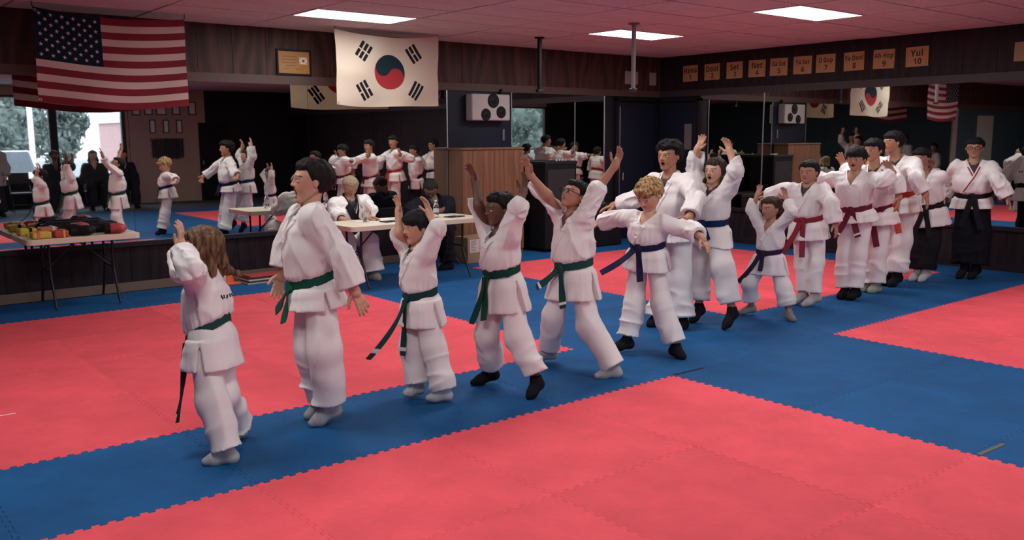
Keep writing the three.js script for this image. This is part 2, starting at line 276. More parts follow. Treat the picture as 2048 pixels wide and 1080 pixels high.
// a flat band of cloth: centre line, unit sideways vectors, unit outward vectors
function ribbon(P, W, N, width, th) {
  const pos = [], tri = [], n = P.length;
  for (let i = 0; i < n; i++) for (const [a, b] of [[-1, 1], [1, 1], [1, -1], [-1, -1]]) pos.push(...add(add(P[i], mul(W[i], a * width / 2)), mul(N[i], b * th / 2)));
  for (let i = 0; i + 1 < n; i++) for (let k = 0; k < 4; k++) { const a = i * 4 + k, b = i * 4 + (k + 1) % 4, d = a + 4, e = b + 4; tri.push(a, d, b, b, d, e); }
  tri.push(0, 1, 2, 0, 2, 3); const z = (n - 1) * 4; tri.push(z, z + 2, z + 1, z, z + 3, z + 2);
  let g = new THREE.BufferGeometry(); g.setAttribute('position', new THREE.Float32BufferAttribute(pos, 3)); g.setIndex(tri); g = g.toNonIndexed(); g.computeVertexNormals(); return g;
}
const bodyMat = new THREE.MeshStandardMaterial({ vertexColors: true, roughness: 0.55 });
const hairMat = new THREE.MeshPhysicalMaterial({ vertexColors: true, roughness: 0.7, specularIntensity: 0.35 });
const clothMats = {};
function cloth(c, r = 0.85) { const k = c.join(); return clothMats[k] ||= new THREE.MeshPhysicalMaterial({ color: col(...c), roughness: r, specularIntensity: Math.max(...c) < 0.1 ? 0.25 : 0.4, sheen: Math.max(...c) < 0.1 ? 0 : 0.1, sheenRoughness: 0.6 }); }
const JN = ['pel', 'neck', 'head', 'ls', 'le', 'lw', 'lt', 'lh', 'lk', 'la', 'lf', 'rs', 're', 'rw', 'rt', 'rh', 'rk', 'ra', 'rf'];
const RES = { near: [0.015, 0.0085, 0.0038, 0.0042], mid: [0.018, 0.0105, 0.0048, 0.0055], far: [0.024, 0.02, 0.011, 0.011] };

function makePerson(pose, o) {
  const J = {}; JN.forEach((n, i) => J[n] = pose.j[i]);
  const H = pose.H, [cb, cc, ch, chand] = RES[o.res || 'mid'], S0 = o.seed || Math.round(pose.at[0] * 100);
  const root = group('person', [pose.at[0], 0, pose.at[1]]); tag(root, o.label, 'person', o.group);
  const dirOf = deg => { const a = deg * Math.PI / 180; return [Math.cos(a), 0, -Math.sin(a)]; };
  const F0 = dirOf(pose.yaw), L0 = cross([0, 1, 0], F0), spv = sub(J.neck, J.pel), sp = len(spv), S = nrm(spv);
  const L = nrm(sub(L0, mul(S, dot(L0, S)))), F = cross(L, S);       // torso axes: left, spine, front
  // ---- head frame
  const hy = dirOf(pose.hyaw), hp = pose.hpitch * Math.PI / 180, hF = nrm(add(mul(hy, Math.cos(hp)), [0, Math.sin(hp), 0])), hL = nrm(cross([0, 1, 0], hF)), hU = cross(hF, hL);
  const hh = (o.headScale || 1) * (0.148 + 0.048 * H), hc = J.head, hw = (x, y, z) => add(hc, add(mul(hL, x * hh * 1.06), add(mul(hU, y * hh), mul(hF, z * hh))));
  const skin = o.skin, lip = [skin[0] * 0.75, skin[1] * 0.45, skin[2] * 0.45];
  // ---- body
  const B = [], T = [];
  for (const s of [1, -1]) { const q = s > 0 ? 'l' : 'r', A = n => J[q + n];
    T.push(capsule(add(J.pel, mul(L, s * 0.032 * H)), add(J.neck, add(mul(S, -0.09 * H), mul(L, s * 0.045 * H))), 0.062 * H, 0.062 * H), capsule(add(J.neck, mul(S, -0.05 * H)), A('s'), 0.042 * H, 0.036 * H));
    B.push(capsule(A('s'), A('e'), 0.034 * H, 0.026 * H), capsule(A('e'), A('w'), 0.0265 * H, 0.0185 * H), capsule(A('w'), mix(A('w'), A('t'), 0.3), 0.0185 * H, 0.02 * H));
    B.push(capsule(A('h'), A('k'), 0.05 * H, 0.036 * H), capsule(A('k'), A('a'), 0.038 * H, 0.023 * H)); }
  B.push(capsule(add(J.neck, mul(S, -0.03 * H)), hw(0, -0.2, -0.1), 0.037 * H, 0.033 * H));
  const feet = ['l', 'r'].map(q => { const a = J[q + 'a'], t = J[q + 'f'], d = nrm(sub(t, a)), fl = nrm([d[0], 0, d[2]]); const drop = a[1] - t[1];
    const fwd = Math.hypot(d[0], d[2]) > 0.25 ? fl : F0; const heel = add(a, [-fwd[0] * 0.018 * H, -Math.min(drop, 0.032 * H), -fwd[2] * 0.018 * H]); const toe = add(t, mul(fwd, 0.03 * H)); const ball = mix(heel, toe, 0.68); ball[1] = Math.min(ball[1], toe[1] + 0.006 * H + 0.3 * Math.max(0, heel[1] - toe[1]));
    const floorCap = (p, r) => [p[0], Math.max(p[1], r + 0.002), p[2]];
    const parts = [capsule(a, floorCap(heel, 0.022 * H), 0.023 * H, 0.022 * H), capsule(floorCap(heel, 0.022 * H), floorCap(ball, 0.021 * H), 0.021 * H, 0.021 * H), capsule(floorCap(ball, 0.02 * H), floorCap(toe, 0.014 * H), 0.0205 * H, 0.014 * H), capsule(a, floorCap(ball, 0.02 * H), 0.021 * H, 0.018 * H)];
    return { f: (x, y, z) => { let m = parts[0](x, y, z); for (let i = 1; i < 4; i++) m = smin(m, parts[i](x, y, z), 0.02 * H); return m; }, pts: [a, heel, toe, ball] }; });
  const bodyF = (x, y, z) => { let d = 1e9; for (const t of T) d = smin(d, t(x, y, z), 0.03 * H); for (const b of B) d = smin(d, b(x, y, z), 0.02 * H); for (const q of feet) d = smin(d, q.f(x, y, z), 0.012 * H); return d; };
  const torsoD = (x, y, z) => { let d = 1e9; for (const t of T) d = Math.min(d, t(x, y, z)); return d; };
  const allPts = JN.map(n => J[n]);
  const geos = [];
  { const [lo, hi] = bounds(JN.filter(n => n !== 'lt' && n !== 'rt' && n !== 'head').map(n => J[n]).concat(feet.flatMap(q => q.pts)), 0.075 * H); lo[1] = Math.max(lo[1], -2 * cb);
    geos.push(paint(sdfMesh(bodyF, lo, hi, cb), (x, y, z) => o.inner && torsoD(x, y, z) < 0.012 * H ? o.inner : skin)); }
  // ---- head, in units of its height
  const open = pose.mouth || 0, jaw = -0.36 - open * 0.5;
  const HP = [ellipsoid([0, -0.10, 0.10], [0.285, 0.30, 0.27]), capsule([0, -0.2, 0.16], [0, jaw - 0.01, 0.235], 0.16, 0.085), capsule([0.19, -0.14, -0.02], [0.07, jaw, 0.2], 0.12, 0.075), capsule([-0.19, -0.14, -0.02], [-0.07, jaw, 0.2], 0.12, 0.075), capsule([-0.13, 0.09, 0.315], [0.13, 0.09, 0.315], 0.05, 0.05)];
  const cran = ellipsoid([0, 0.12, -0.06], [0.36, 0.375, 0.43]);
  const nose = [capsule([0, 0.04, 0.365], [0, -0.085, 0.425], 0.022, 0.036), ellipsoid([0.036, -0.1, 0.385], [0.028, 0.024, 0.036]), ellipsoid([-0.036, -0.1, 0.385], [0.028, 0.024, 0.036])];
  const lips = [capsule([-0.07, -0.205, 0.325], [0, -0.197, 0.358], 0.014, 0.02), capsule([0.07, -0.205, 0.325], [0, -0.197, 0.358], 0.014, 0.02), capsule([-0.06, -0.228 - open, 0.315], [0, -0.235 - open, 0.345], 0.016, 0.022), capsule([0.06, -0.228 - open, 0.315], [0, -0.235 - open, 0.345], 0.016, 0.022)];
  const ears = [1, -1].map(s => ellipsoid([s * 0.365, -0.01, -0.05], [0.035, 0.095, 0.06]));
  const headUnit = (x, y, z) => { let d = cran(x, y, z); for (const q of HP) d = smin(d, q(x, y, z), 0.08); for (const s of [1, -1]) d = smax(d, -(Math.hypot((x - s * 0.14) / 1.35, y - 0.012, z - 0.405) - 0.055), 0.05); for (const q of nose) d = smin(d, q(x, y, z), 0.04); for (const q of lips) d = smin(d, q(x, y, z), 0.02); for (const q of ears) d = smin(d, q(x, y, z), 0.03); if (open) d = smax(d, -(Math.hypot(x / 0.066, (y + 0.216 + open / 2) / (0.012 + open * 0.55), (z - 0.34) / 0.12) - 1) * 0.03, 0.01); return d; };
  const toUnit = (x, y, z) => { const p = [x - hc[0], y - hc[1], z - hc[2]]; return [dot(p, hL) / hh / 1.06, dot(p, hU) / hh, dot(p, hF) / hh]; };
  const hairC = o.hair.color;
  { const R = 0.62 * hh; const g = sdfMesh((x, y, z) => { const [a, b, c] = toUnit(x, y, z); return headUnit(a, b, c) * hh; }, sub(hc, [R, R, R]), add(hc, [R, R, R]), ch);
    geos.push(paint(g, (x, y, z) => { const [a, b, c] = toUnit(x, y, z), ax = Math.abs(a);
      if (open && Math.hypot(a / 0.068, (b + 0.216 + open / 2) / (0.014 + open * 0.55)) < 1 && c > 0.15 && c < 0.335) return [0.05, 0.012, 0.012];
      if (c > 0.27 && lips.some(q => q(a, b, c) < 0.010)) return lip;
      if (c > 0.2 && Math.abs(b - 0.128 + (ax - 0.15) * (ax - 0.15) * 1.5) < 0.017 && ax > 0.055 && ax < 0.25) return hairC.map((h, i) => h * 0.6 + skin[i] * 0.15);
      const cheek = Math.exp(-((ax - 0.2) ** 2 + (b + 0.09) ** 2) * 60) * (c > 0 ? 1 : 0); return [skin[0], skin[1] * (1 - 0.16 * cheek), skin[2] * (1 - 0.16 * cheek)]; })); }
  for (const s of [1, -1]) { const e = new THREE.SphereGeometry(1, 18, 14); e.deleteAttribute('uv'); const c = hw(s * 0.138, 0.012, 0.318); e.scale(0.066 * hh, 0.040 * hh, 0.047 * hh); e.applyMatrix4(new THREE.Matrix4().makeBasis(new THREE.Vector3(...hL), new THREE.Vector3(...hU), new THREE.Vector3(...hF)).setPosition(...c));
    geos.push(paint(e, (x, y, z) => { const p = sub([x, y, z], c), l = dot(p, hL) / (0.066 * hh), up = dot(p, hU) / (0.040 * hh); if (up > 0.62) return [0.02, 0.012, 0.01]; if (up < -0.75) return lip; return Math.abs(l) < 0.4 ? [0.02, 0.012, 0.008] : [0.5, 0.46, 0.44]; })); }
  // ---- hands
  for (const q of ['l', 'r']) { const s = q === 'l' ? 1 : -1, w = J[q + 'w'], D = nrm(sub(J[q + 't'], w)), hl = 0.106 * H;
    let N = D[1] > 0.3 ? F0 : D[1] < -0.3 ? mul(L0, -s) : [0, -1, 0]; if (o.palm) N = o.palm; N = nrm(sub(N, mul(D, dot(N, D)))); const Tm = s > 0 ? cross(N, D) : cross(D, N);
    const pt = (a, b, c) => add(w, add(mul(D, a * hl), add(mul(Tm, b * hl), mul(N, c * hl)))), parts = [capsule(pt(-0.05, 0, 0), pt(0.1, 0, 0), 0.16 * hl, 0.14 * hl)], pts = [w];
    const spread = o.spread ?? 1, curl = (o.curl ?? 14) * Math.PI / 180;
    [[0.145, 0.43, 9, 0.5], [0.05, 0.47, 3, 0.52], [-0.05, 0.44, -4, 0.5], [-0.14, 0.35, -12, 0.46]].forEach(([b, l, ang, kn], i) => {
      parts.push(capsule(pt(0.04, b * 0.6, 0), pt(kn, b, 0), 0.085 * hl, 0.068 * hl));
      let p = pt(kn, b, 0), a = ang * spread * Math.PI / 180, cu = curl * (0.6 + 0.25 * i); [0.45, 0.31, 0.24].forEach((f, k) => { const d = add(mul(D, Math.cos(a) * Math.cos(cu)), add(mul(Tm, Math.sin(a)), mul(N, Math.sin(cu)))), e = add(p, mul(nrm(d), l * f * hl)); parts.push(capsule(p, e, (0.062 - k * 0.006) * hl, (0.057 - k * 0.006) * hl)); p = e; cu += curl; }); pts.push(p); });
    { let p = pt(0.1, 0.13, 0.02); const d0 = nrm(add(mul(D, 0.62), add(mul(Tm, 0.72), mul(N, 0.28)))), d1 = nrm(add(mul(D, 0.85), add(mul(Tm, 0.45), mul(N, 0.25)))), e = add(p, mul(d0, 0.26 * hl)), f = add(e, mul(d1, 0.16 * hl)), h = add(f, mul(d1, 0.12 * hl)); parts.push(capsule(p, e, 0.088 * hl, 0.068 * hl), capsule(e, f, 0.066 * hl, 0.06 * hl), capsule(f, h, 0.06 * hl, 0.05 * hl)); pts.push(h); }
    const [lo, hi] = bounds(pts, 0.24 * hl);
    const g = sdfMesh((x, y, z) => { let d = parts[0](x, y, z); for (let i = 1; i < parts.length; i++) d = smin(d, parts[i](x, y, z), 0.045 * hl); return d; }, lo, hi, chand);
    geos.push(paint(g, () => skin)); }
  mesh('body', mergeGeometries(geos), bodyMat, root);
  // ---- socks
  if (o.sock) feet.forEach(q => { const [lo, hi] = bounds(q.pts, 0.05 * H), a = q.pts[0]; mesh('sock', sdfMesh((x, y, z) => Math.max(q.f(x, y, z) - 0.004, y - a[1] - 0.02 * H), lo, hi, cc * 0.75), cloth(o.sock), root); });
  // ---- hair
  { const h = o.hair, st = h.style, t = { short: 0.075, bowl: 0.085, curly: 0.14, long: 0.07, buzz: 0.02, spiky: 0.09 }[st], hl = h.line ?? { short: 0.26, bowl: 0.13, curly: 0.24, long: 0.25, buzz: 0.3, spiky: 0.16 }[st];
    const cap = ellipsoid([0, 0.125, -0.065], [0.365, 0.38, 0.44]), side = st === 'bowl' || st === 'long' ? -0.08 : 0.03, back = st === 'long' ? -0.5 : st === 'buzz' ? -0.2 : -0.27;
    const locks = [];
    if (st === 'long') { const fl = h.flare || [0, -0.62, -0.42]; locks.push(capsule([0, 0.05, -0.34], fl, 0.24, 0.17), capsule(fl, add(fl, h.tip || [0, -0.22, -0.02]), 0.17, 0.05)); for (const s of [1, -1]) locks.push(capsule([s * 0.34, 0.12, -0.06], [s * 0.40, -0.5, -0.02], 0.1, 0.1), capsule([s * 0.40, -0.5, -0.02], [s * 0.36, -0.85, 0.03], 0.11, 0.04), capsule([s * 0.2, 0.0, -0.36], [s * 0.28, -0.75, -0.32], 0.16, 0.06)); }
    const f = (x, y, z) => { let [a, b, c] = toUnit(x, y, z); const w = h.wave || 0;
      let n = st === 'curly' ? noise3(a * 9 + S0, b * 9, c * 9) * 0.055 + noise3(a * 20, b * 20, c * 20 + S0) * 0.02 : noise3(a * 11 + S0, b * 3.5, c * 11) * 0.022 + noise3(a * 24, b * 6 + S0, c * 24) * 0.014;
      if (st === 'spiky') n += noise3(a * 7 + S0, b * 7, c * 4) * 0.035;
      const yb = c > 0.18 ? hl : c > 0.02 ? side + (hl - side) * sstep((c - 0.02) / 0.16) : c > -0.22 ? back + (side - back) * sstep((c + 0.22) / 0.24) : back;
      const te = 0.014 + t * sstep((b - yb + 0.02) / 0.2) * (st === 'curly' ? 0.55 + 0.45 * sstep((b - 0.05) / 0.3) : 0.5 + 0.5 * sstep((b + 0.05) / 0.4)); let d = smax(cap(a, b, c) - te - n * sstep((b - yb) / 0.12), yb + n * 1.5 - b, 0.025); if (st !== 'long') d = smax(d, -(Math.hypot((Math.abs(a) - 0.38) / 0.9, b + 0.02, c + 0.05) - 0.1), 0.03);
      if (locks.length) { const a2 = a + w * Math.sin(b * 11 + c * 5) * 0.04, c2 = c + w * Math.sin(b * 13 + a * 6) * 0.03; let e = 1e9; for (const q of locks) e = smin(e, q(a2, b, c2), 0.07); e -= n * 1.6; e = smax(e, c - 0.13, 0.04); d = smin(d, e, 0.05); }
      return d * hh * 0.8; };
    const ext = st === 'long' ? 1.35 : 0.68, lo = sub(hc, [ext * hh, ext * hh, ext * hh]), hi = add(hc, [0.95 * hh, 0.75 * hh, 0.95 * hh]); if (st === 'long') { hi[0] = hc[0] + ext * hh; hi[2] = hc[2] + ext * hh; }
    const hg = sdfMesh(f, lo, hi, ch * 1.25), tip = h.tipColor;
    mesh('hair', paint(hg, (x, y, z) => { const [a, b, c] = toUnit(x, y, z), k = 0.5 + 0.5 * noise3(a * 26 + S0, b * 5, c * 26); const m = tip ? sstep(k * 1.6 - 0.3) : 0; return hairC.map((v, i) => (v + ((tip ? tip[i] : v) - v) * m) * (0.8 + 0.4 * k)); }), hairMat, root); }
  // ---- jacket
  const bs = pose.belt, hs = pose.hem, fat = o.fat || 1, ab = sp - bs;
  const ST = [[hs, 0.146, 0.122], [(hs + bs) / 2, 0.128, 0.104], [bs, 0.097 * fat, 0.076 * fat], [bs + ab * 0.14, 0.108 * fat, 0.088 * fat], [bs + ab * 0.40, 0.113 * fat, 0.090 * fat], [bs + ab * 0.68, 0.117, 0.083], [bs + ab * 0.87, 0.106, 0.062], [sp - 0.002 * H, 0.068, 0.056], [sp + 0.035 * H, 0.047, 0.050]].map(([s, w, d]) => [s, w * H, d * H]);
  const station = s => { let i = 0; while (i < ST.length - 2 && s > ST[i + 1][0]) i++; const a = ST[i], b = ST[i + 1], t = sstep((s - a[0]) / (b[0] - a[0])); return [a[1] + (b[1] - a[1]) * t, a[2] + (b[2] - a[2]) * t]; };
  const topS = sp + 0.026 * H, loc = (x, y, z) => { const p = [x - J.pel[0], y - J.pel[1], z - J.pel[2]]; return [dot(p, L), dot(p, S), dot(p, F)]; };
  const world = (l, s, f) => add(J.pel, add(mul(L, l), add(mul(S, s), mul(F, f))));
  const ridge = (x, y, z) => { const n = 1 - 2 * Math.abs(noise3(x, y, z)); return n * Math.abs(n); };
  const fold = (l, s, f) => { const an = Math.atan2(f, l), c = Math.cos(an), q = Math.sin(an), below = s < bs, sg = f > 0 ? 1 : -1;
    if (below) return (noise3(c * 4 + S0, q * 4, s * 3) * 0.009 + ridge(c * 3.4 + S0, q * 3.4, s * 3 + 5) * 0.007) * H;
    const near = Math.exp(-(s - bs) / (0.07 * H));
    return (ridge(l * 9 / H + s * 4 / H * sg + S0, s * 2.6 / H - l * 3 / H, f * 2) * 0.0095 + ridge(l * 17 / H - s * 8 / H * sg, s * 5 / H + S0, f * 4) * 0.0045 + noise3(l * 6 + S0, s * 6, f * 6) * 0.006 + near * ridge(c * 5 + S0, q * 5, s * 2 / H) * 0.012) * H; };
  const tilt = o.beltTilt ?? 0.45;
  const torso = (l, s0, f) => { const s = s0 + f / (Math.hypot(l, f) + 1e-6) * tilt * 0.04 * H * Math.exp(-(((s0 - bs) / (0.09 * H)) ** 2)); const [W, D] = station(s); return (Math.hypot(l / W, f / D) - 1) * Math.min(W, D) - fold(l, s, f) * (1 - 0.85 * Math.exp(-(((s - bs) / (0.026 * H)) ** 2))); };
  const sleeves = ['l', 'r'].map((q, i) => { const cu = (o.cuffs || [0.85, 0.85])[i], s = J[q + 's'], e = J[q + 'e'], w = J[q + 'w'], cp = mix(e, w, cu), ax = nrm(sub(w, e)), rw = (o.sleeve || 1);
    const up = capsule(s, e, 0.047 * H * rw, 0.043 * H * rw), fo = capsule(e, mix(e, w, cu + 0.2), 0.043 * H * rw, 0.05 * H * rw), inn = capsule(mix(e, cp, 0.6), add(cp, mul(ax, 0.07 * H)), 0.022 * H, 0.040 * H * rw), uax = nrm(sub(e, s)), sx = nrm(cross(ax, Math.abs(ax[1]) < 0.9 ? [0, 1, 0] : [1, 0, 0])), sy2 = cross(ax, sx);
    return { s, e, w, cp, q, f: (x, y, z) => { const p = [x - e[0], y - e[1], z - e[2]], a = dot(p, ax); const b1 = dot(p, sx), b2 = dot(p, sy2), rr = Math.hypot(b1, b2) + 1e-5, k = (noise3(x * 9 + S0, y * 9 + i * 9, z * 9) * 0.006 + ridge(a * 9 / H + b1 / rr * 0.9 + S0, b1 / rr * 1.1 + i * 7, b2 / rr * 1.1) * 0.0105 + ridge(a * 21 / H - b2 / rr * 1.2, b1 / rr * 1.5 + S0, b2 / rr * 1.5) * 0.0048) * H * (1 - 0.6 * sstep(1 + dot([x - cp[0], y - cp[1], z - cp[2]], ax) / (0.05 * H))); const cut = dot([x - cp[0], y - cp[1], z - cp[2]], ax), fore = Math.max(fo(x, y, z) - k, cut, -inn(x, y, z)); return smin(up(x, y, z) - k, fore, 0.014 * H); } }; });
  const sv = bs + ab * (o.vee ?? 0.60), vw = 0.043 * H;
  const shell = (x, y, z) => { const [l, s, f] = loc(x, y, z); let d = torso(l, s, f); d = Math.max(d, s - topS, hs - s); return d; };
  const drape = ['l', 'r'].map(q => capsule(J[q + 'h'], mix(J[q + 'h'], J[q + 'k'], 0.8), 0.079 * H, 0.076 * H));
  const jacketF = (x, y, z) => { const [l, s, f] = loc(x, y, z); let d = torso(l, s, f); if (s < bs - 0.03 * H) { const wt = sstep((bs - 0.03 * H - s) / (0.012 * H)); for (const q of drape) d = smin(d, q(x, y, z) + (1 - wt) * 0.02 * H, 0.03 * H); }
    d = smax(d, s - topS, 0.01); for (const q of sleeves) d = smin(d, q.f(x, y, z), 0.032 * H);
    d = Math.max(d, hs - s);
    if (s < bs - 0.05 * H) { const sl = Math.abs(f) - 0.003 - 0.13 * Math.max(0, (bs - 0.05 * H) - s); d = Math.max(d, -Math.max(sl, 0.075 * H - Math.abs(l))); }
    if (f > 0 || s > sp - 0.01 * H) { const wdt = vw * (s - sv) / (sp - sv); d = Math.max(d, -Math.max(Math.abs(l) - wdt, -f - 0.03 * H, sv - s)); const nk = Math.hypot(l / (0.043 * H), (f + 0.004 * H) / (0.044 * H)) - 1; d = Math.max(d, -Math.max(nk * 0.04 * H, sp - 0.045 * H - s)); }
    return d; };
  { const pts = [world(0.17 * H, hs, 0.14 * H), world(-0.17 * H, hs, 0.14 * H), world(0.17 * H, hs, -0.14 * H), world(-0.17 * H, hs, -0.14 * H), world(0.12 * H, topS, 0.09 * H), world(-0.12 * H, topS, -0.09 * H), ...sleeves.flatMap(q => [q.s, q.e, q.cp])], [lo, hi] = bounds(pts, 0.07 * H);
    mesh('jacket', sdfMesh(jacketF, lo, hi, cc), cloth(o.jacket), root); }
  // ---- lapel band
  const surf = (l, s) => { let f = 0.2 * H; const base = ff => torso(l, s, ff); while (f > 0 && base(f) > 0) f -= 0.004; return f; };
  { const P = [], N = [], lw = (o.lapelWidth || 0.026) * H, addP = (l, s) => { const f = surf(l, s), e = 0.01, a = world(l, s, f), gl = surf(l + e, s) - surf(l - e, s), gs = surf(l, s + e) - surf(l, s - e); P.push(add(a, mul(F, 0.003))); N.push(nrm(add(F, add(mul(L, -gl / (2 * e)), mul(S, -gs / (2 * e)))))); };
    for (let i = 0; i <= 8; i++) { const t = i / 8, s = sv - 0.02 * H + (sp - 0.03 * H - sv + 0.02 * H) * t; addP(-vw * Math.max(-0.4, (s - sv) / (sp - sv)) - lw * 0.35, s); }
    for (let i = 1; i < 12; i++) { const a = Math.PI * (1.25 + -1.5 * 0) ; const th = -0.25 * Math.PI * 0 + Math.PI * 1.15 + (i / 12) * Math.PI * 0.7; const an = Math.PI * 1.0 + (i / 12) * Math.PI; const c = Math.cos(an), q = Math.sin(an); P.push(world(c * 0.053 * H, sp + 0.014 * H, q * 0.055 * H - 0.002 * H)); N.push(nrm(add(mul(L, c), add(mul(F, q), mul(S, 0.35))))); }
    for (let i = 8; i >= 0; i--) { const t = i / 8, s = sv + (sp - 0.03 * H - sv) * t; addP(vw * (s - sv) / (sp - sv) + lw * 0.35, s); }
    for (let i = 1; i <= 6; i++) { const s = sv + (bs - sv) * i / 6; addP(lw * 0.35 - (sv - s) * 0.62, s); }
    const W = P.map((p, i) => { const t = nrm(sub(P[Math.min(P.length - 1, i + 1)], P[Math.max(0, i - 1)])); return nrm(cross(N[i], t)); });
    mesh('lapel', ribbon(P, W, N, lw, 0.009), cloth(o.lapel || o.jacket), root);
    if (o.piping) mesh('piping', ribbon(P.map((p, i) => add(p, mul(N[i], 0.004))), W, N, lw * 0.35, 0.006), cloth(o.piping), root); }
  // ---- lettering on the back
  if (o.backPrint) { const sb = (l, s) => { let f = -0.2 * H; while (f < 0 && torso(l, s, f) > 0) f += 0.003; return f - 0.002; };
    for (const [l0, s0, l1, s1] of o.backPrint) { const P = [], N = [], W = []; for (let i = 0; i <= 4; i++) { const t = i / 4, l = (l0 + (l1 - l0) * t) * H, s = bs + ab * (s0 + (s1 - s0) * t); P.push(world(l, s, sb(l, s))); N.push(mul(F, -1)); } const d = nrm(sub(P[4], P[0])); for (let i = 0; i <= 4; i++) W.push(nrm(cross(N[i], d))); mesh('back_letter', ribbon(P, W, N, 0.009 * H, 0.004), cloth([0.015, 0.015, 0.018]), root); } }
  // ---- belt
  if (o.belt) { const P = [], N = [], W = [], bt = S; 
    for (let i = 0; i <= 40; i++) { const a = i / 40 * Math.PI * 2, c = Math.cos(a), q = Math.sin(a), s = bs - q * tilt * 0.04 * H; const [w, d] = station(bs); const r = 1 / Math.hypot(c / w, q / d) + 0.009; P.push(world(c * r, s, q * r)); N.push(nrm(add(mul(L, c), mul(F, q)))); W.push(S); }
    const bw = (o.beltWidth || 0.041) * H; const belt = mesh('belt', ribbon(P, W, N, bw, 0.012), cloth(o.belt, 0.75), root);
    const [w0, d0] = station(bs), side = o.knotSide || 0, ka = Math.PI / 2 + side, kr = 1 / Math.hypot(Math.cos(ka) / w0, Math.sin(ka) / d0) + 0.02, k0 = world(Math.cos(ka) * kr, bs - tilt * 0.04 * H, Math.sin(ka) * kr), kn = nrm(add(mul(L, Math.cos(ka)), mul(F, Math.sin(ka)))), kl = cross(S, kn);
    const kf = smk => smk; const c1 = capsule(add(k0, add(mul(kl, -0.014 * H), mul(S, 0.01 * H))), add(k0, add(mul(kl, 0.014 * H), mul(S, -0.012 * H))), 0.014 * H, 0.012 * H), c2 = capsule(add(k0, mul(S, 0.012 * H)), add(k0, mul(S, -0.014 * H)), 0.012 * H, 0.015 * H);
    const [lo, hi] = bounds([k0], 0.04 * H); mesh('knot', sdfMesh((x, y, z) => smin(c1(x, y, z), c2(x, y, z), 0.008), lo, hi, 0.006), cloth(o.belt, 0.75), belt);
    (o.tails || [[0.22, 0.03, 0.02], [0.2, -0.035, 0.02]]).forEach(([length, side, swing, lift = 0]) => { const TP = [], TN = [], TW = []; const n = 12;
      for (let i = 0; i <= n; i++) { const t = i / n, s = -0.012 * H - length * H * t * (1 - lift * t * 0.5); let p = add(k0, add(mul([0, 1, 0], s), add(mul(kl, side * H * (0.3 + t) * (1 + t * 0.6)), mul(kn, (0.012 + swing * t * (0.6 + t)) * H)))); TP.push(p); }
      for (let i = 0; i <= n; i++) { const t = nrm(sub(TP[Math.min(n, i + 1)], TP[Math.max(0, i - 1)])); const w = nrm(sub(kl, mul(t, dot(kl, t)))); TW.push(nrm(add(w, mul(kn, 0.25 * Math.sin(i * 0.5))))); TN.push(cross(TW[i], t)); }
      mesh('tail', ribbon(TP, TW, TN, bw * 0.95, 0.007), cloth(o.belt, 0.75), belt);
      if (o.stripe) mesh('stripe', ribbon([mix(TP[n - 2], TP[n - 1], 0.2), TP[n - 1]], [TW[n - 2], TW[n - 1]], [TN[n - 2], TN[n - 1]], bw, 0.010), cloth(o.stripe), belt); }); }
  // ---- trousers
  { const legs = ['l', 'r'].map((q, i) => { const h = J[q + 'h'], k = J[q + 'k'], a = J[q + 'a'], pl = (o.hemLeg || [0.97, 0.97])[i], e = mix(k, a, pl), ax = nrm(sub(a, k)), wd = (o.legWidth || 1), r0 = 0.054 * H, r1 = 0.058 * H * wd, r2 = 0.057 * H * wd;
      const up = capsule(h, k, r0, r1), lo = capsule(k, add(e, mul(ax, 0.05 * H)), r1, r2 * 1.02), inn = capsule(mix(k, e, 0.75), add(e, mul(ax, 0.09 * H)), r2 * 0.45, r2 * 0.8);
      return { h, k, e, f: (x, y, z) => { const t = dot([x - k[0], y - k[1], z - k[2]], ax); const low = sstep((t + 0.02 * H) / (0.2 * H)); const n = (noise3(x * 9 + S0, y * 4 + i * 7, z * 9) * 0.007 + ridge(x * 7 / H + S0, y * 2.2 / H + i * 7, z * 7 / H) * 0.0095 + ridge(x * 4 / H + y * 3, t * (7 + 5 * low) / H + i * 5 + S0, z * 4 / H) * (0.004 + 0.009 * low)) * H; let d = smin(up(x, y, z), lo(x, y, z), 0.03 * H) - n; const cut = dot([x - e[0], y - e[1], z - e[2]], ax); d = Math.max(d, cut); return Math.max(d, -inn(x, y, z)); } }; });
    const hipc = capsule(add(J.pel, mul(L, 0.045 * H)), add(J.pel, mul(L, -0.045 * H)), 0.064 * H, 0.064 * H), seat = capsule(world(0.04 * H, bs - 0.015 * H, 0), world(-0.04 * H, bs - 0.015 * H, 0), 0.05 * H, 0.05 * H);
    const f = (x, y, z) => smin(smin(smin(hipc(x, y, z), seat(x, y, z), 0.05 * H), legs[0].f(x, y, z), 0.025 * H), legs[1].f(x, y, z), 0.008 * H);
    const [lo, hi] = bounds([J.pel, world(0, bs, 0), ...legs.flatMap(q => [q.h, q.k, q.e])], 0.1 * H);
    mesh('trousers', sdfMesh(f, [lo[0], Math.max(lo[1], 0.002), lo[2]], hi, cc * 1.1), cloth(o.pants), root); }
  // ---- glasses
  if (o.glasses) { const gs = []; for (const s of [1, -1]) { const t = new THREE.TorusGeometry(0.095 * hh, 0.011 * hh, 6, 20); t.scale(1.1, 0.85, 1); t.applyMatrix4(new THREE.Matrix4().makeBasis(new THREE.Vector3(...hL), new THREE.Vector3(...hU), new THREE.Vector3(...hF)).setPosition(...hw(s * 0.14, 0.015, 0.455))); t.deleteAttribute('uv'); gs.push(t); const b = tube([hw(s * 0.24, 0.03, 0.44), hw(s * 0.37, 0.03, 0.2), hw(s * 0.375, 0.03, -0.03)], 0.011 * hh, 10, 6); b.deleteAttribute('uv'); gs.push(b); }
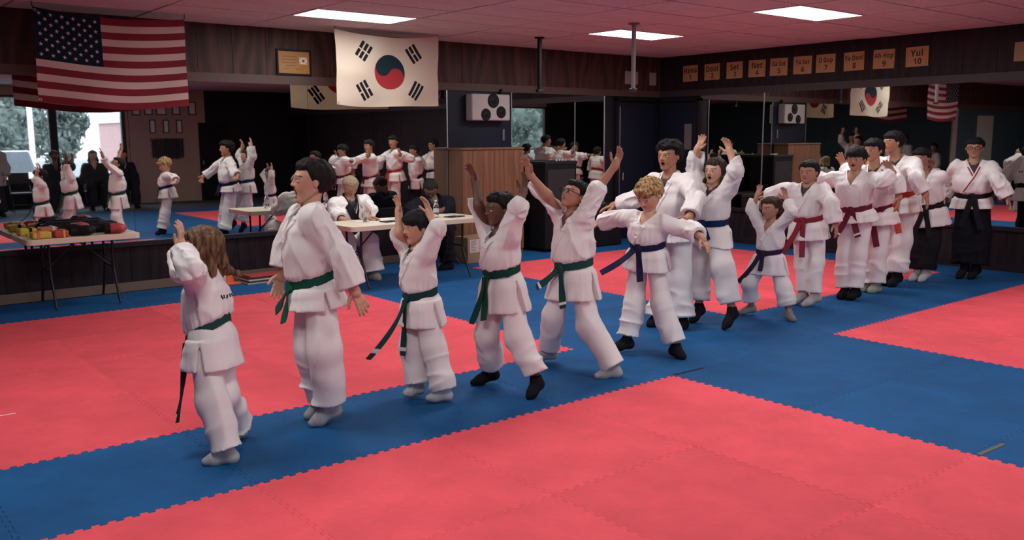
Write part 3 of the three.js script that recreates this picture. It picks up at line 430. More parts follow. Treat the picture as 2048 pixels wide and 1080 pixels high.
    const b = tube([hw(-0.04, 0.03, 0.465), hw(0, 0.04, 0.475), hw(0.04, 0.03, 0.465)], 0.011 * hh, 6, 6); b.deleteAttribute('uv'); gs.push(b); mesh('glasses', mergeGeometries(gs), M.black, root); }
  return root;
}
// ---------------------------------------------------------------- flags hung from the ceiling in front of the back wall
function flagMesh(o, w, h, tex, sag, s) {
  const nx = 72, ny = 44, pos = [], uv = [], idx = [];
  const at = (a, b, side) => { // a 0..1 across, b 0..1 downwards
    const top = -sag * 4 * a * (1 - a) * (1 - b * 0.35), x = (a - 0.5) * w * (1 - 0.03 * b * Math.sin(a * Math.PI));
    const z = 0.018 * Math.sin(a * 9 + b * 4 + s) * (0.35 + b) + 0.03 * Math.sin(a * 4.2 - b * 3 + s * 2) * b + noise3(a * 5 + s, b * 4, s) * 0.02;
    return [x, top - b * h * (1 - 0.015 * Math.sin(a * 6 + s)), z + side * 0.0008]; };
  for (const side of [1, -1]) for (let j = 0; j <= ny; j++) for (let i = 0; i <= nx; i++) { pos.push(...at(i / nx, j / ny, side)); uv.push(i / nx, 1 - j / ny); }
  const n = (nx + 1) * (ny + 1);
  for (let j = 0; j < ny; j++) for (let i = 0; i < nx; i++) { const a = j * (nx + 1) + i, b = a + 1, c = a + nx + 1, d = c + 1; idx.push(a, c, b, b, c, d, n + a, n + b, n + c, n + b, n + d, n + c); }
  const g = new THREE.BufferGeometry(); g.setAttribute('position', new THREE.Float32BufferAttribute(pos, 3)); g.setAttribute('uv', new THREE.Float32BufferAttribute(uv, 2)); g.setIndex(idx); g.computeVertexNormals();
  mesh('cloth', g, new THREE.MeshPhysicalMaterial({ map: tex, roughness: 1, transmission: 0.4, thickness: 0, specularIntensity: 0.2 }), o);
  for (const s2 of [-1, 1]) mesh('cord', tube([[s2 * w / 2 * 0.995, 0.0, 0], [s2 * w / 2, 0.5 * (HC - o.position.y), 0.003], [s2 * w / 2, HC - o.position.y, 0]], 0.004, 6, 5), M.black, o);
  for (const [a, b] of [[0.012, 0.03], [0.012, 0.97]]) { const p = at(a, b, 1), t = new THREE.TorusGeometry(0.011, 0.003, 6, 14); t.translate(p[0], p[1], p[2] + 0.002); mesh('grommet', t, M.alu, o); }
}
const usTex = canvasTex(1140, 684, (x, w, h) => {
  for (let i = 0; i < 13; i++) { x.fillStyle = i % 2 ? '#e2d0c8' : '#943844'; x.fillRect(0, i * h / 13, w, h / 13 + 1); }
  x.fillStyle = '#1d3140'; const cw = w * 0.42, chh = h * 7 / 13; x.fillRect(0, 0, cw, chh); x.fillStyle = '#eae6e2';
  const star = (cx, cy, r) => { x.beginPath(); for (let k = 0; k < 10; k++) { const a = -Math.PI / 2 + k * Math.PI / 5, q = k % 2 ? r * 0.4 : r; x.lineTo(cx + Math.cos(a) * q, cy + Math.sin(a) * q); } x.closePath(); x.fill(); };
  for (let r = 0; r < 9; r++) for (let c = 0; c < (r % 2 ? 5 : 6); c++) star(cw * (1 + 2 * c + (r % 2)) / 12, chh * (r + 1) / 10, h * 0.025);
  x.strokeStyle = 'rgba(120,100,90,0.35)'; x.lineWidth = 2; x.strokeRect(6, 6, w - 12, h - 12);
});
const krTex = canvasTex(1140, 700, (x, w, h) => {
  x.fillStyle = '#ddd0c0'; x.fillRect(0, 0, w, h); x.translate(w / 2, h / 2); x.rotate(Math.PI);
  const R = h * 0.25, th = Math.atan2(2, 3); x.save(); x.rotate(th);
  x.fillStyle = '#b23a40'; x.beginPath(); x.arc(0, 0, R, Math.PI, 0); x.fill(); x.fillStyle = '#22343f'; x.beginPath(); x.arc(0, 0, R, 0, Math.PI); x.fill();
  x.fillStyle = '#b23a40'; x.beginPath(); x.arc(-R / 2, 0, R / 2, 0, Math.PI * 2); x.fill(); x.fillStyle = '#22343f'; x.beginPath(); x.arc(R / 2, 0, R / 2, 0, Math.PI * 2); x.fill(); x.restore();
  x.fillStyle = '#25232a';
  const tri = (cx, cy, ang, bars) => { x.save(); x.translate(cx, cy); x.rotate(ang); const L = R, t = R / 6, g = R / 12; bars.forEach((solid, i) => { const px = (i - 1) * (t + g); if (solid) x.fillRect(px - t / 2, -L / 2, t, L); else { x.fillRect(px - t / 2, -L / 2, t, L / 2 - g / 2); x.fillRect(px - t / 2, g / 2, t, L / 2 - g / 2); } }); x.restore(); };
  const D = R * 1.95, cx = Math.cos(th) * D, cy = Math.sin(th) * D;
  tri(-cx, -cy, th, [1, 1, 1]); tri(cx, cy, th, [0, 0, 0]); tri(cx, -cy, -th, [0, 1, 0]); tri(-cx, cy, -th, [1, 0, 1]);
});
{ const o = group('hanging_flag', [2.60, 2.84, -9.34]); o.rotation.z = -0.006; flagMesh(o, 1.40, 0.88, usTex, 0.05, 1.3); tag(o, 'red and white striped flag with white stars on a dark corner, hung from the ceiling', 'flag');
  const k = group('hanging_flag', [5.71, 2.865, -9.32]); flagMesh(k, 1.42, 0.84, krTex, 0.055, 4.1); tag(k, 'white flag with a red and blue disc and black bars, hung from the ceiling', 'flag'); }

// ---------------------------------------------------------------- framed certificate, number cards, notices
function frame(name, pos, turn, w, h, inner, label, cat, grp, fm = M.black) {
  const o = group(name, pos, turn), t = 0.022;
  mesh('frame', merge([box(w, t, 0.022, 0, h / 2 - t / 2, 0.011), box(w, t, 0.022, 0, -h / 2 + t / 2, 0.011), box(t, h - 2 * t, 0.022, w / 2 - t / 2, 0, 0.011), box(t, h - 2 * t, 0.022, -w / 2 + t / 2, 0, 0.011)]), fm, o);
  mesh('print', box(w - 2 * t, h - 2 * t, 0.008, 0, 0, 0.006), inner, o); tag(o, label, cat, grp); return o;
}
const certTex = canvasTex(512, 360, (x, w, h) => { x.fillStyle = '#a8793f'; x.fillRect(0, 0, w, h); for (let i = 0; i < 60; i++) { x.fillStyle = `rgba(80,50,20,${0.03 + 0.05 * hash3(i, 1, 1)})`; x.fillRect(0, hash3(i, 2, 2) * h, w, 2 + 4 * hash3(i, 3, 3)); }
  x.fillStyle = 'rgba(70,45,20,0.55)'; for (const [a, b, c] of [[0.1, 0.22, 0.5], [0.12, 0.36, 0.46], [0.1, 0.5, 0.5], [0.25, 0.64, 0.3], [0.15, 0.78, 0.2], [0.55, 0.78, 0.25]]) x.fillRect(a * w, b * h, c * w, 9);
  x.fillStyle = '#e6dcc8'; x.fillRect(w * 0.68, h * 0.26, w * 0.25, h * 0.3); x.fillStyle = '#7a5a4a'; x.beginPath(); x.arc(w * 0.805, h * 0.41, h * 0.07, 0, 7); x.fill(); x.fillStyle = '#333'; for (const [a, b] of [[0.7, 0.29], [0.88, 0.29], [0.7, 0.48], [0.88, 0.48]]) x.fillRect(w * a, h * b, 16, 16); });
frame('framed_certificate', [4.765, 2.513, ZA + 0.016], 0, 0.44, 0.30, std(0xffffff, 0.5, { map: certTex }), 'black-framed wooden certificate on the panelling between the flags', 'certificate');
const cards = [['Hana', '1'], ['Dool', '2'], ['Set', '3'], ['Net', '4'], ['Da Sot', '5'], ['Ya Sot', '6'], ['Il Gop', '7'], ['Ya Dool', '8'], ['Ah Hop', '9'], ['Yul', '10']];
const cardV = [9.288, 8.86, 8.44, 8.04, 7.667, 7.28, 6.92, 6.50, 6.08, 5.64];
cards.forEach(([word, num], i) => {
  const t = canvasTex(256, 216, (x, w, h) => { x.fillStyle = '#a98558'; x.fillRect(0, 0, w, h); for (let k = 0; k < 40; k++) { x.fillStyle = `rgba(90,55,25,${0.02 + 0.05 * hash3(k, i, 4)})`; x.fillRect(hash3(k, i, 5) * w, 0, 3 + 6 * hash3(k, i, 6), h); }
    x.fillStyle = '#1c1512'; x.textAlign = 'center'; x.textBaseline = 'middle'; x.font = `bold ${word.length > 5 ? 74 : 96}px sans-serif`; x.save(); x.translate(w / 2, h * 0.32); x.scale(word.length > 5 ? 0.9 : 1, 1.05); x.fillText(word, 0, 0); x.restore(); x.font = 'bold 88px sans-serif'; x.fillText(num, w / 2 + 6, h * 0.74); });
  const o = group('number_card', [UB - 0.016, 2.61, -cardV[i]], -Math.PI / 2); const p = mesh('board', box(0.292, 0.246, 0.008, 0, 0, 0.004), std([0.36, 0.24, 0.12], 0.7), o); const f = mesh('print', box(0.29, 0.244, 0.001, 0, 0, 0.0088), std(0xffffff, 0.7, { map: t }), o);
  o.rotation.z = (hash3(i, 7, 7) - 0.5) * 0.05; tag(o, `tan card reading ${word} ${num} on the right wall`, 'card', 'counting cards');
});
{ const o = group('number_card', [UB - 0.016, 2.58, -4.36], -Math.PI / 2); mesh('board', box(0.25, 0.22, 0.008, 0, 0, 0.004), std([0.30, 0.21, 0.11], 0.7), o); tag(o, 'tan card cut off by the right edge of the view', 'card', 'counting cards'); }
for (const [x, w, l] of [[10.55, 0.30, 'pale paper notice on the back wall left of the corner'], [11.05, 0.16, 'small pale notice on the back wall closest to the corner']]) { const o = group('paper_notice', [x, 2.55, ZA + 0.016]); mesh('sheet', box(w, 0.2, 0.004, 0, 0, 0.003), std([0.30, 0.27, 0.25], 0.8), o); tag(o, l, 'notice'); }
// ---------------------------------------------------------------- wall speaker with three cones
{ const o = group('wall_speaker', [7.60, 2.035, ZA + 0.02]); tag(o, 'silver wall speaker with three black cones above the oak cabinet', 'speaker');
  mesh('cabinet', rbox(0.66, 0.36, 0.16, 0.02, 0, 0, 0.08, 3), std([0.42, 0.41, 0.40], 0.45), o);
  for (const [x, y, r] of [[0.03, 0.09, 0.09], [-0.10, -0.10, 0.075], [0.165, -0.065, 0.075]]) { const rim = new THREE.TorusGeometry(r, 0.008, 8, 28); rim.translate(x, y, 0.162); const cone = mesh('cone', new THREE.LatheGeometry([[0.0005, 0.034], [r * 0.3, 0.030], [r * 0.36, 0.020], [r * 0.9, 0.024], [r, 0.026], [r, 0.0]].map(p => new THREE.Vector2(...p)), 28).rotateX(Math.PI / 2).translate(x, y, 0.145), M.black, o); mesh('rim', rim, M.black, cone); }
  mesh('bracket', merge([box(0.03, 0.1, 0.03, 0.27, 0.21, 0.03), cyl(0.012, 0.012, 0.05, 0.27, 0.24, 0.05)]), M.blackMetal, o); }
{ const o = group('switch_box', [7.93, 1.66, ZA + 0.012]); mesh('plate', rbox(0.035, 0.16, 0.02, 0.004, 0, 0, 0.01), std([0.15, 0.15, 0.17], 0.5), o); tag(o, 'thin grey vertical fitting on the dark panel above the oak cabinet', 'fitting'); }
// ---------------------------------------------------------------- oak cabinet made of boards
{ const o = group('oak_cabinet', [7.50, 0, ZA + 0.02]); tag(o, 'light oak cabinet of vertical boards against the back wall', 'cabinet');
  mesh('carcass', box(1.06, 1.44, 0.30, 0, 0.74, 0.16), M.oak[1], o); mesh('plinth', box(1.02, 0.06, 0.28, 0, 0.03, 0.15), M.black, o); mesh('top', rbox(1.09, 0.03, 0.335, 0.006, 0, 1.475, 0.165), M.oak[0], o);
  const g = new THREE.BoxGeometry(0.172, 1.38, 0.016); const uv = g.attributes.uv; for (let i = 0; i < uv.count; i++) uv.setXY(i, uv.getX(i) * 0.35, uv.getY(i) * 0.9);
  for (let i = 0; i < 6; i++) { const m = mesh('plank', g, M.oak[i % 3], o); m.position.set(-0.4425 + i * 0.177, 0.76, 0.318 + hash3(i, 1, 9) * 0.002); } }
// ---------------------------------------------------------------- black equipment rack and trunk
{ const o = group('equipment_rack', [8.53, 0, -9.6]); tag(o, 'tall black equipment case with small silver knobs on top, beside the oak cabinet', 'case');
  mesh('case', rbox(0.60, 1.22, 0.50, 0.02, 0, 0.65, 0), M.black, o); mesh('grille', rbox(0.52, 0.62, 0.02, 0.008, 0, 0.86, 0.25), std([0.014, 0.014, 0.018], 0.8), o); mesh('lid', rbox(0.62, 0.05, 0.52, 0.012, 0, 1.265, 0), M.blackMetal, o);
  for (let i = 0; i < 4; i++) mesh('knob', cyl(0.014, 0.016, 0.025, 0.02 + i * 0.06, 1.302, 0.12, 12), M.alu, o); for (const s of [-1, 1]) mesh('caster', cyl(0.035, 0.035, 0.04, s * 0.24, 0.035, 0.18).rotateX(0), M.black, o);
  mesh('latch', rbox(0.09, 0.012, 0.012, 0.004, 0.1, 0.5, 0.262), M.alu, o);
  const t = group('storage_trunk', [9.35, 0, -9.56]); tag(t, 'low black storage trunk with a metal handle under the right mirror', 'trunk'); mesh('box', rbox(0.82, 0.56, 0.46, 0.02, 0, 0.285, 0), M.black, t); mesh('lid', rbox(0.84, 0.07, 0.48, 0.015, 0, 0.60, 0), M.blackMetal, t); mesh('handle', tube([[-0.08, 0.4, 0.235], [-0.07, 0.4, 0.262], [0.07, 0.4, 0.262], [0.08, 0.4, 0.235]], 0.007, 12, 6), M.alu, t); }
// ---------------------------------------------------------------- pipes dropping from the ceiling
for (const [x, z, y0, m, l] of [[7.655, -8.815, 2.20, M.black, 'black square post dropping from the ceiling near the wall speaker'], [7.59, -7.109, 2.13, std([0.20, 0.19, 0.19], 0.4), 'grey pipe dropping from the ceiling in front of the light panel']]) {
  const o = group('ceiling_post', [x, 0, z]); mesh('post', m === M.black ? rbox(0.045, HC - y0, 0.045, 0.006, 0, (HC + y0) / 2, 0) : cyl(0.026, 0.026, HC - y0, 0, (HC + y0) / 2, 0), m, o); mesh('flange', cyl(0.065, 0.065, 0.012, 0, HC - 0.006, 0, 24), m, o); mesh('end_bracket', rbox(0.09, 0.04, 0.06, 0.008, 0, y0 + 0.02, 0), M.blackMetal, o); tag(o, l, 'post'); }
// ---------------------------------------------------------------- folding tables
function foldingTable(x, z, L, D, h, label) {
  const o = group('folding_table', [x, 0, z]); tag(o, label, 'table');
  const s = new THREE.Shape(), r = 0.06, a = L / 2, b = D / 2; s.moveTo(-a + r, -b); s.lineTo(a - r, -b); s.quadraticCurveTo(a, -b, a, -b + r); s.lineTo(a, b - r); s.quadraticCurveTo(a, b, a - r, b); s.lineTo(-a + r, b); s.quadraticCurveTo(-a, b, -a, b - r); s.lineTo(-a, -b + r); s.quadraticCurveTo(-a, -b, -a + r, -b);
  const g = new THREE.ExtrudeGeometry(s, { depth: 0.044, bevelEnabled: true, bevelSize: 0.005, bevelThickness: 0.005, bevelSegments: 2, curveSegments: 8 }); g.rotateX(-Math.PI / 2); g.translate(0, h - 0.049, 0); mesh('tabletop', g, M.cream, o);
  for (const sx of [-1, 1]) { const lx = sx * (a - 0.22);
    for (const sz of [-1, 1]) mesh('leg', tube([[lx, h - 0.052, sz * b * 0.45], [lx, 0.34, sz * b * 0.45], [lx, 0.22, sz * b * 0.58], [lx, 0.012, sz * b * 0.86]], 0.013, 18, 8), M.blackMetal, o);
    mesh('crossbar', tube([[lx, 0.36, -b * 0.45], [lx, 0.36, b * 0.45]], 0.010, 2, 8), M.blackMetal, o); mesh('brace', tube([[lx, 0.36, 0], [lx - sx * 0.3, h - 0.05, 0]], 0.009, 2, 8), M.blackMetal, o); }
  return o;
}
foldingTable(5.44, -8.60, 1.80, 0.72, 0.70, 'long cream folding table where the two judges sit');
foldingTable(2.17, -9.545, 1.02, 0.72, 0.70, 'cream folding table by the left mirror loaded with sparring gear');
// gear on the left table
const TY = 0.701;
function gear(name, x, z, turn, build, label) { const o = group(name, [x, TY, z], turn); build(o); tag(o, label, 'pad'); }
const YEL = std([0.62, 0.44, 0.05], 0.55), REDV = std([0.45, 0.05, 0.05], 0.5), ORG = std([0.6, 0.16, 0.10], 0.5);
gear('kicking_pad', 1.76, -9.70, 0.1, o => { mesh('pad', rbox(0.16, 0.07, 0.14, 0.02, 0, 0.035, 0, 3), YEL, o); mesh('strap', rbox(0.03, 0.074, 0.144, 0.004, 0.02, 0.037, 0), M.black, o); }, 'yellow pad at the far left corner of the gear table');
gear('kicking_pad', 1.95, -9.70, 0.05, o => { mesh('pad', rbox(0.17, 0.07, 0.13, 0.02, 0, 0.035, 0, 3), ORG, o); mesh('strap', rbox(0.03, 0.074, 0.134, 0.004, 0.04, 0.037, 0), M.white, o); }, 'orange-red pad with a pale strap on the gear table');
gear('kicking_pad', 1.80, -9.28, 0.05, o => { mesh('pad', rbox(0.17, 0.065, 0.13, 0.02, 0, 0.033, 0, 3), YEL, o); mesh('strap', rbox(0.03, 0.068, 0.134, 0.004, -0.03, 0.035, 0), ORG, o); }, 'yellow pad at the front left of the gear table');
gear('kicking_pad', 1.97, -9.28, 0.05, o => { mesh('pad', rbox(0.13, 0.07, 0.13, 0.02, 0, 0.035, 0, 3), REDV, o); mesh('strap', rbox(0.02, 0.074, 0.134, 0.004, 0.02, 0.037, 0), YEL, o); }, 'red pad next to the front yellow pad on the gear table');
gear('kicking_pad', 1.80, -9.50, -0.1, o => { mesh('pad', rbox(0.16, 0.03, 0.1, 0.012, 0, 0.015, 0, 3), YEL, o); mesh('strap', rbox(0.02, 0.033, 0.104, 0.004, 0.03, 0.0165, 0), M.black, o); }, 'thin yellow pad in the middle of the gear table');
function glove(o, m, k = 1) { const c = [capsule([-0.06 * k, 0.05, 0], [0.05 * k, 0.05, 0.01], 0.048, 0.05), capsule([0.05 * k, 0.045, 0.01], [0.11 * k, 0.05, 0.02], 0.04, 0.036), capsule([-0.02, 0.05, 0.04], [0.05, 0.04, 0.08], 0.022, 0.02)]; mesh('shell', sdfMesh((x, y, z) => { let d = c[0](x, y, z); d = smin(d, c[1](x, y, z), 0.03); d = smin(d, c[2](x, y, z), 0.02); return Math.max(d, 0.001 - y); }, [-0.16, -0.01, -0.1], [0.2, 0.13, 0.14], 0.008), m, o); mesh('cuff', cyl(0.046, 0.05, 0.05, 0, 0, 0).rotateZ(Math.PI / 2).translate(-0.1 * k, 0.05, 0), M.black, o); }
for (const [x, z, a, m, k, l] of [[2.17, -9.30, 0, M.black, 0.8, 'black sparring glove in the middle front of the gear table'], [2.11, -9.49, 0, M.black, 0.8, 'black sparring glove behind the front one on the gear table'], [2.42, -9.49, 0, M.black, 0.8, 'black sparring glove right of the middle of the gear table'], [2.50, -9.69, 0, M.black, 0.7, 'black sparring glove at the back right of the gear table'], [2.47, -9.30, 0, REDV, 0.7, 'red sparring glove at the right front end of the gear table'], [2.21, -9.69, 0, REDV, 0.8, 'red sparring glove at the back of the gear table']]) gear('sparring_glove', x, z, a, o => glove(o, m, k), l);
gear('chest_guard', 2.22, -9.83, 0.0, o => { mesh('pad', rbox(0.62, 0.09, 0.10, 0.03, 0, 0.045, 0, 3), M.black, o); mesh('strap', rbox(0.5, 0.02, 0.03, 0.006, 0, 0.098, 0), M.navy, o); }, 'black chest guard lying against the mirror on the gear table');
{ const o = group('paper_sheet', [2.615, TY, -9.50], 0.1); mesh('sheet', rbox(0.10, 0.004, 0.22, 0.001, 0, 0.003, 0), M.white, o); tag(o, 'white sheet at the right edge of the gear table', 'paper'); }
// judges' things
for (const [x, z, a, l] of [[4.98, -8.72, 0.1, 'white score sheet before the white-jacketed judge'], [5.25, -8.76, -0.15, 'white score sheet between the two judges'], [6.02, -8.78, 0.2, 'white score sheet before the judge in black']]) { const o = group('score_sheet', [x, TY, z], a); mesh('sheet', box(0.216, 0.002, 0.28, 0, 0.001, 0), M.white, o); tag(o, l, 'paper', 'score sheets'); }
for (const [x, z, l] of [[5.18, -8.50, 'black folder on the table in front of the white-jacketed judge'], [6.05, -8.50, 'black folder near the right end of the judges table']]) { const o = group('black_folder', [x, TY, z], 0.2); mesh('cover', rbox(0.24, 0.008, 0.13, 0.003, 0, 0.005, 0), M.black, o); mesh('clip', rbox(0.06, 0.006, 0.02, 0.002, 0, 0.012, 0.045), M.alu, o); tag(o, l, 'folder'); }
for (const [x, z, l] of [[4.93, -8.62, 'clear water bottle before the white-jacketed judge'], [5.83, -8.56, 'clear water bottle at the middle of the judges table']]) { const o = group('water_bottle', [x, TY, z]); tag(o, l, 'bottle');
  mesh('bottle', new THREE.LatheGeometry([[0.001, 0], [0.03, 0.001], [0.033, 0.01], [0.031, 0.05], [0.033, 0.09], [0.033, 0.13], [0.02, 0.165], [0.013, 0.178], [0.013, 0.19]].map(p => new THREE.Vector2(...p)), 24), new THREE.MeshPhysicalMaterial({ color: col(0.92, 0.95, 0.97), roughness: 0.08, transmission: 1, thickness: 0.03, ior: 1.33 }), o); mesh('cap', cyl(0.0155, 0.0155, 0.018, 0, 0.197, 0, 20), M.white, o); mesh('wrapper', cyl(0.0335, 0.0335, 0.045, 0, 0.085, 0, 24), std([0.5, 0.55, 0.62], 0.4), o); }
// ---------------------------------------------------------------- chairs
function chairProto() { const o = new THREE.Group();
  mesh('seat', rbox(0.42, 0.04, 0.40, 0.015, 0, 0.43, 0, 3), std([0.014, 0.014, 0.018], 0.6), o).name = 'seat'; mesh('backrest', rbox(0.42, 0.26, 0.03, 0.012, 0, 0.76, -0.22, 3), std([0.014, 0.014, 0.018], 0.6), o);
  for (const s of [-1, 1]) { mesh('leg', tube([[s * 0.21, 0.01, 0.22], [s * 0.21, 0.45, -0.06], [s * 0.205, 0.62, -0.2], [s * 0.205, 0.88, -0.235]], 0.011, 20, 7), M.blackMetal, o); mesh('leg', tube([[s * 0.19, 0.01, -0.22], [s * 0.19, 0.42, 0.14]], 0.011, 4, 7), M.blackMetal, o); }
  mesh('stretcher', tube([[-0.19, 0.16, -0.09], [0.19, 0.16, -0.09]], 0.009, 2, 6), M.blackMetal, o); return o; }
const chair0 = chairProto();
function chair(x, z, turn, label, grp, sy = 1) { const c = chair0.clone(); c.name = numbered('folding_chair'); c.position.set(x, 0, z); c.rotation.y = turn; c.scale.y = sy; scene.add(c); c.userData = {}; tag(c, label, 'chair', grp); }
chair(5.10, -9.30, 0, 'black folding chair under the judge in the white jacket', undefined, 0.78); chair(6.36, -9.36, 0.25, 'black folding chair under the judge in black', undefined, 0.78);
for (const x of [4.75, 5.55, 6.25]) chair(x, x === 4.75 ? 2.5 : x === 5.55 ? 2.4 : 2.55, Math.PI, x === 4.75 ? 'folding chair under the short-haired spectator in black' : x === 5.55 ? 'folding chair under the long-haired spectator' : 'folding chair under the spectator nearest the belt rack', 'spectator chairs');
for (const [x, z] of [[4.05, 2.6], [3.4, 2.7]]) chair(x, z, Math.PI, x > 4 ? 'empty black folding chair next to the seated spectators' : 'empty black folding chair farther from the seated spectators', 'empty spectator chairs');
// ---------------------------------------------------------------- cone and break boards by the wall, cartons by the cabinet
{ const o = group('traffic_cone', [3.73, 0, -9.70]); tag(o, 'orange training cone standing against the wainscot', 'cone'); const m = std([0.72, 0.11, 0.03], 0.5);
  mesh('cone', new THREE.LatheGeometry([[0.10, 0.015], [0.085, 0.03], [0.028, 0.30], [0.022, 0.31], [0.016, 0.31], [0.016, 0.29]].map(p => new THREE.Vector2(...p)), 28), m, o); mesh('base', rbox(0.25, 0.018, 0.25, 0.006, 0, 0.01, 0), m, o);
  const b = group('board_stack', [4.19, 0, -9.60], 0.03); tag(b, 'low stack of pale break boards with a red one on top', 'boards'); for (let i = 0; i < 4; i++) mesh('board', rbox(0.60 - 0.01 * i, 0.016, 0.26, 0.002, (hash3(i, 1, 2) - 0.5) * 0.03, 0.01 + i * 0.018, (hash3(i, 2, 2) - 0.5) * 0.02), i % 2 ? std([0.05, 0.045, 0.045], 0.6) : std([0.62, 0.56, 0.48], 0.6), b); mesh('board', rbox(0.50, 0.016, 0.25, 0.003, -0.02, 0.082, 0), std([0.42, 0.05, 0.05], 0.55), b);
  const cbm = std([0.30, 0.20, 0.12], 0.8), lab = canvasTex(256, 160, (x, w, h) => { x.fillStyle = '#c9c5c0'; x.fillRect(0, 0, w, h); x.fillStyle = '#6b6764'; for (let r = 0; r < 7; r++) for (let c = 0; c < 2; c++) x.fillRect(14 + c * 124, 14 + r * 20, 60 + 40 * hash3(r, c, 3), 7); });
  for (const [x, z, w, h, l] of [[6.92, -9.34, 0.36, 0.34, 'cardboard carton with a white printed label under the judges table end'], [7.30, -9.38, 0.32, 0.30, 'smaller labelled cardboard carton in front of the oak cabinet']]) { const c = group('cardboard_carton', [x, 0, z], 0.04); tag(c, l, 'carton'); mesh('carton', rbox(w, h, 0.28, 0.006, 0, h / 2, 0), cbm, c); mesh('flap', box(0.004, 0.002, 0.28, 0, h + 0.001, 0), M.tan, c); mesh('label', box(w * 0.8, h * 0.5, 0.002, 0, h * 0.66, 0.141), std(0xffffff, 0.6, { map: lab }), c); } }
// ---------------------------------------------------------------- front wall furniture seen in the mirror
{ const paper = [0.78, 0.77, 0.74];
  const cw = ['narrow framed certificate nearest the shop window, lower row', 'middle narrow framed certificate in the lower row by the shop window', 'narrow framed certificate farthest from the shop window, lower row', 'small framed certificate first from the shop window, upper row', 'small framed certificate second from the shop window, upper row', 'wide framed certificate in the middle of the upper row', 'small framed certificate next to the tall one, upper row', 'tall framed certificate at the end of the upper row']; let ci = 0;
  for (const [x, y, w, h] of [[7.38, 1.95, 0.15, 0.34], [7.72, 1.95, 0.15, 0.34], [8.06, 1.95, 0.15, 0.34], [7.0, 2.32, 0.2, 0.18], [7.3, 2.33, 0.2, 0.18], [7.62, 2.34, 0.26, 0.2], [8.0, 2.36, 0.2, 0.22], [8.42, 2.42, 0.2, 0.34]])
    frame('framed_certificate', [x, y, ZF - 0.001], Math.PI, w, h, std(paper, 0.4), cw[ci++], 'certificate', 'certificates on the front wall');
  const o = group('belt_rack', [7.72, 1.62, ZF - 0.02], Math.PI); tag(o, 'rack of dark belts hanging on the wall by the shop window', 'rack'); mesh('rail', rbox(0.86, 0.05, 0.03, 0.006, 0, 0, 0.015), M.tan, o);
  for (let i = 0; i < 15; i++) mesh('belt', rbox(0.038, 0.42 + 0.12 * hash3(i, 3, 1), 0.012, 0.004, -0.38 + i * 0.054, -0.24, 0.045 + 0.01 * hash3(i, 4, 1)), std([[0.015, 0.015, 0.02], [0.02, 0.02, 0.05], [0.05, 0.03, 0.03], [0.2, 0.19, 0.18]][Math.floor(hash3(i, 5, 5) * 3.4)], 0.8), o); }
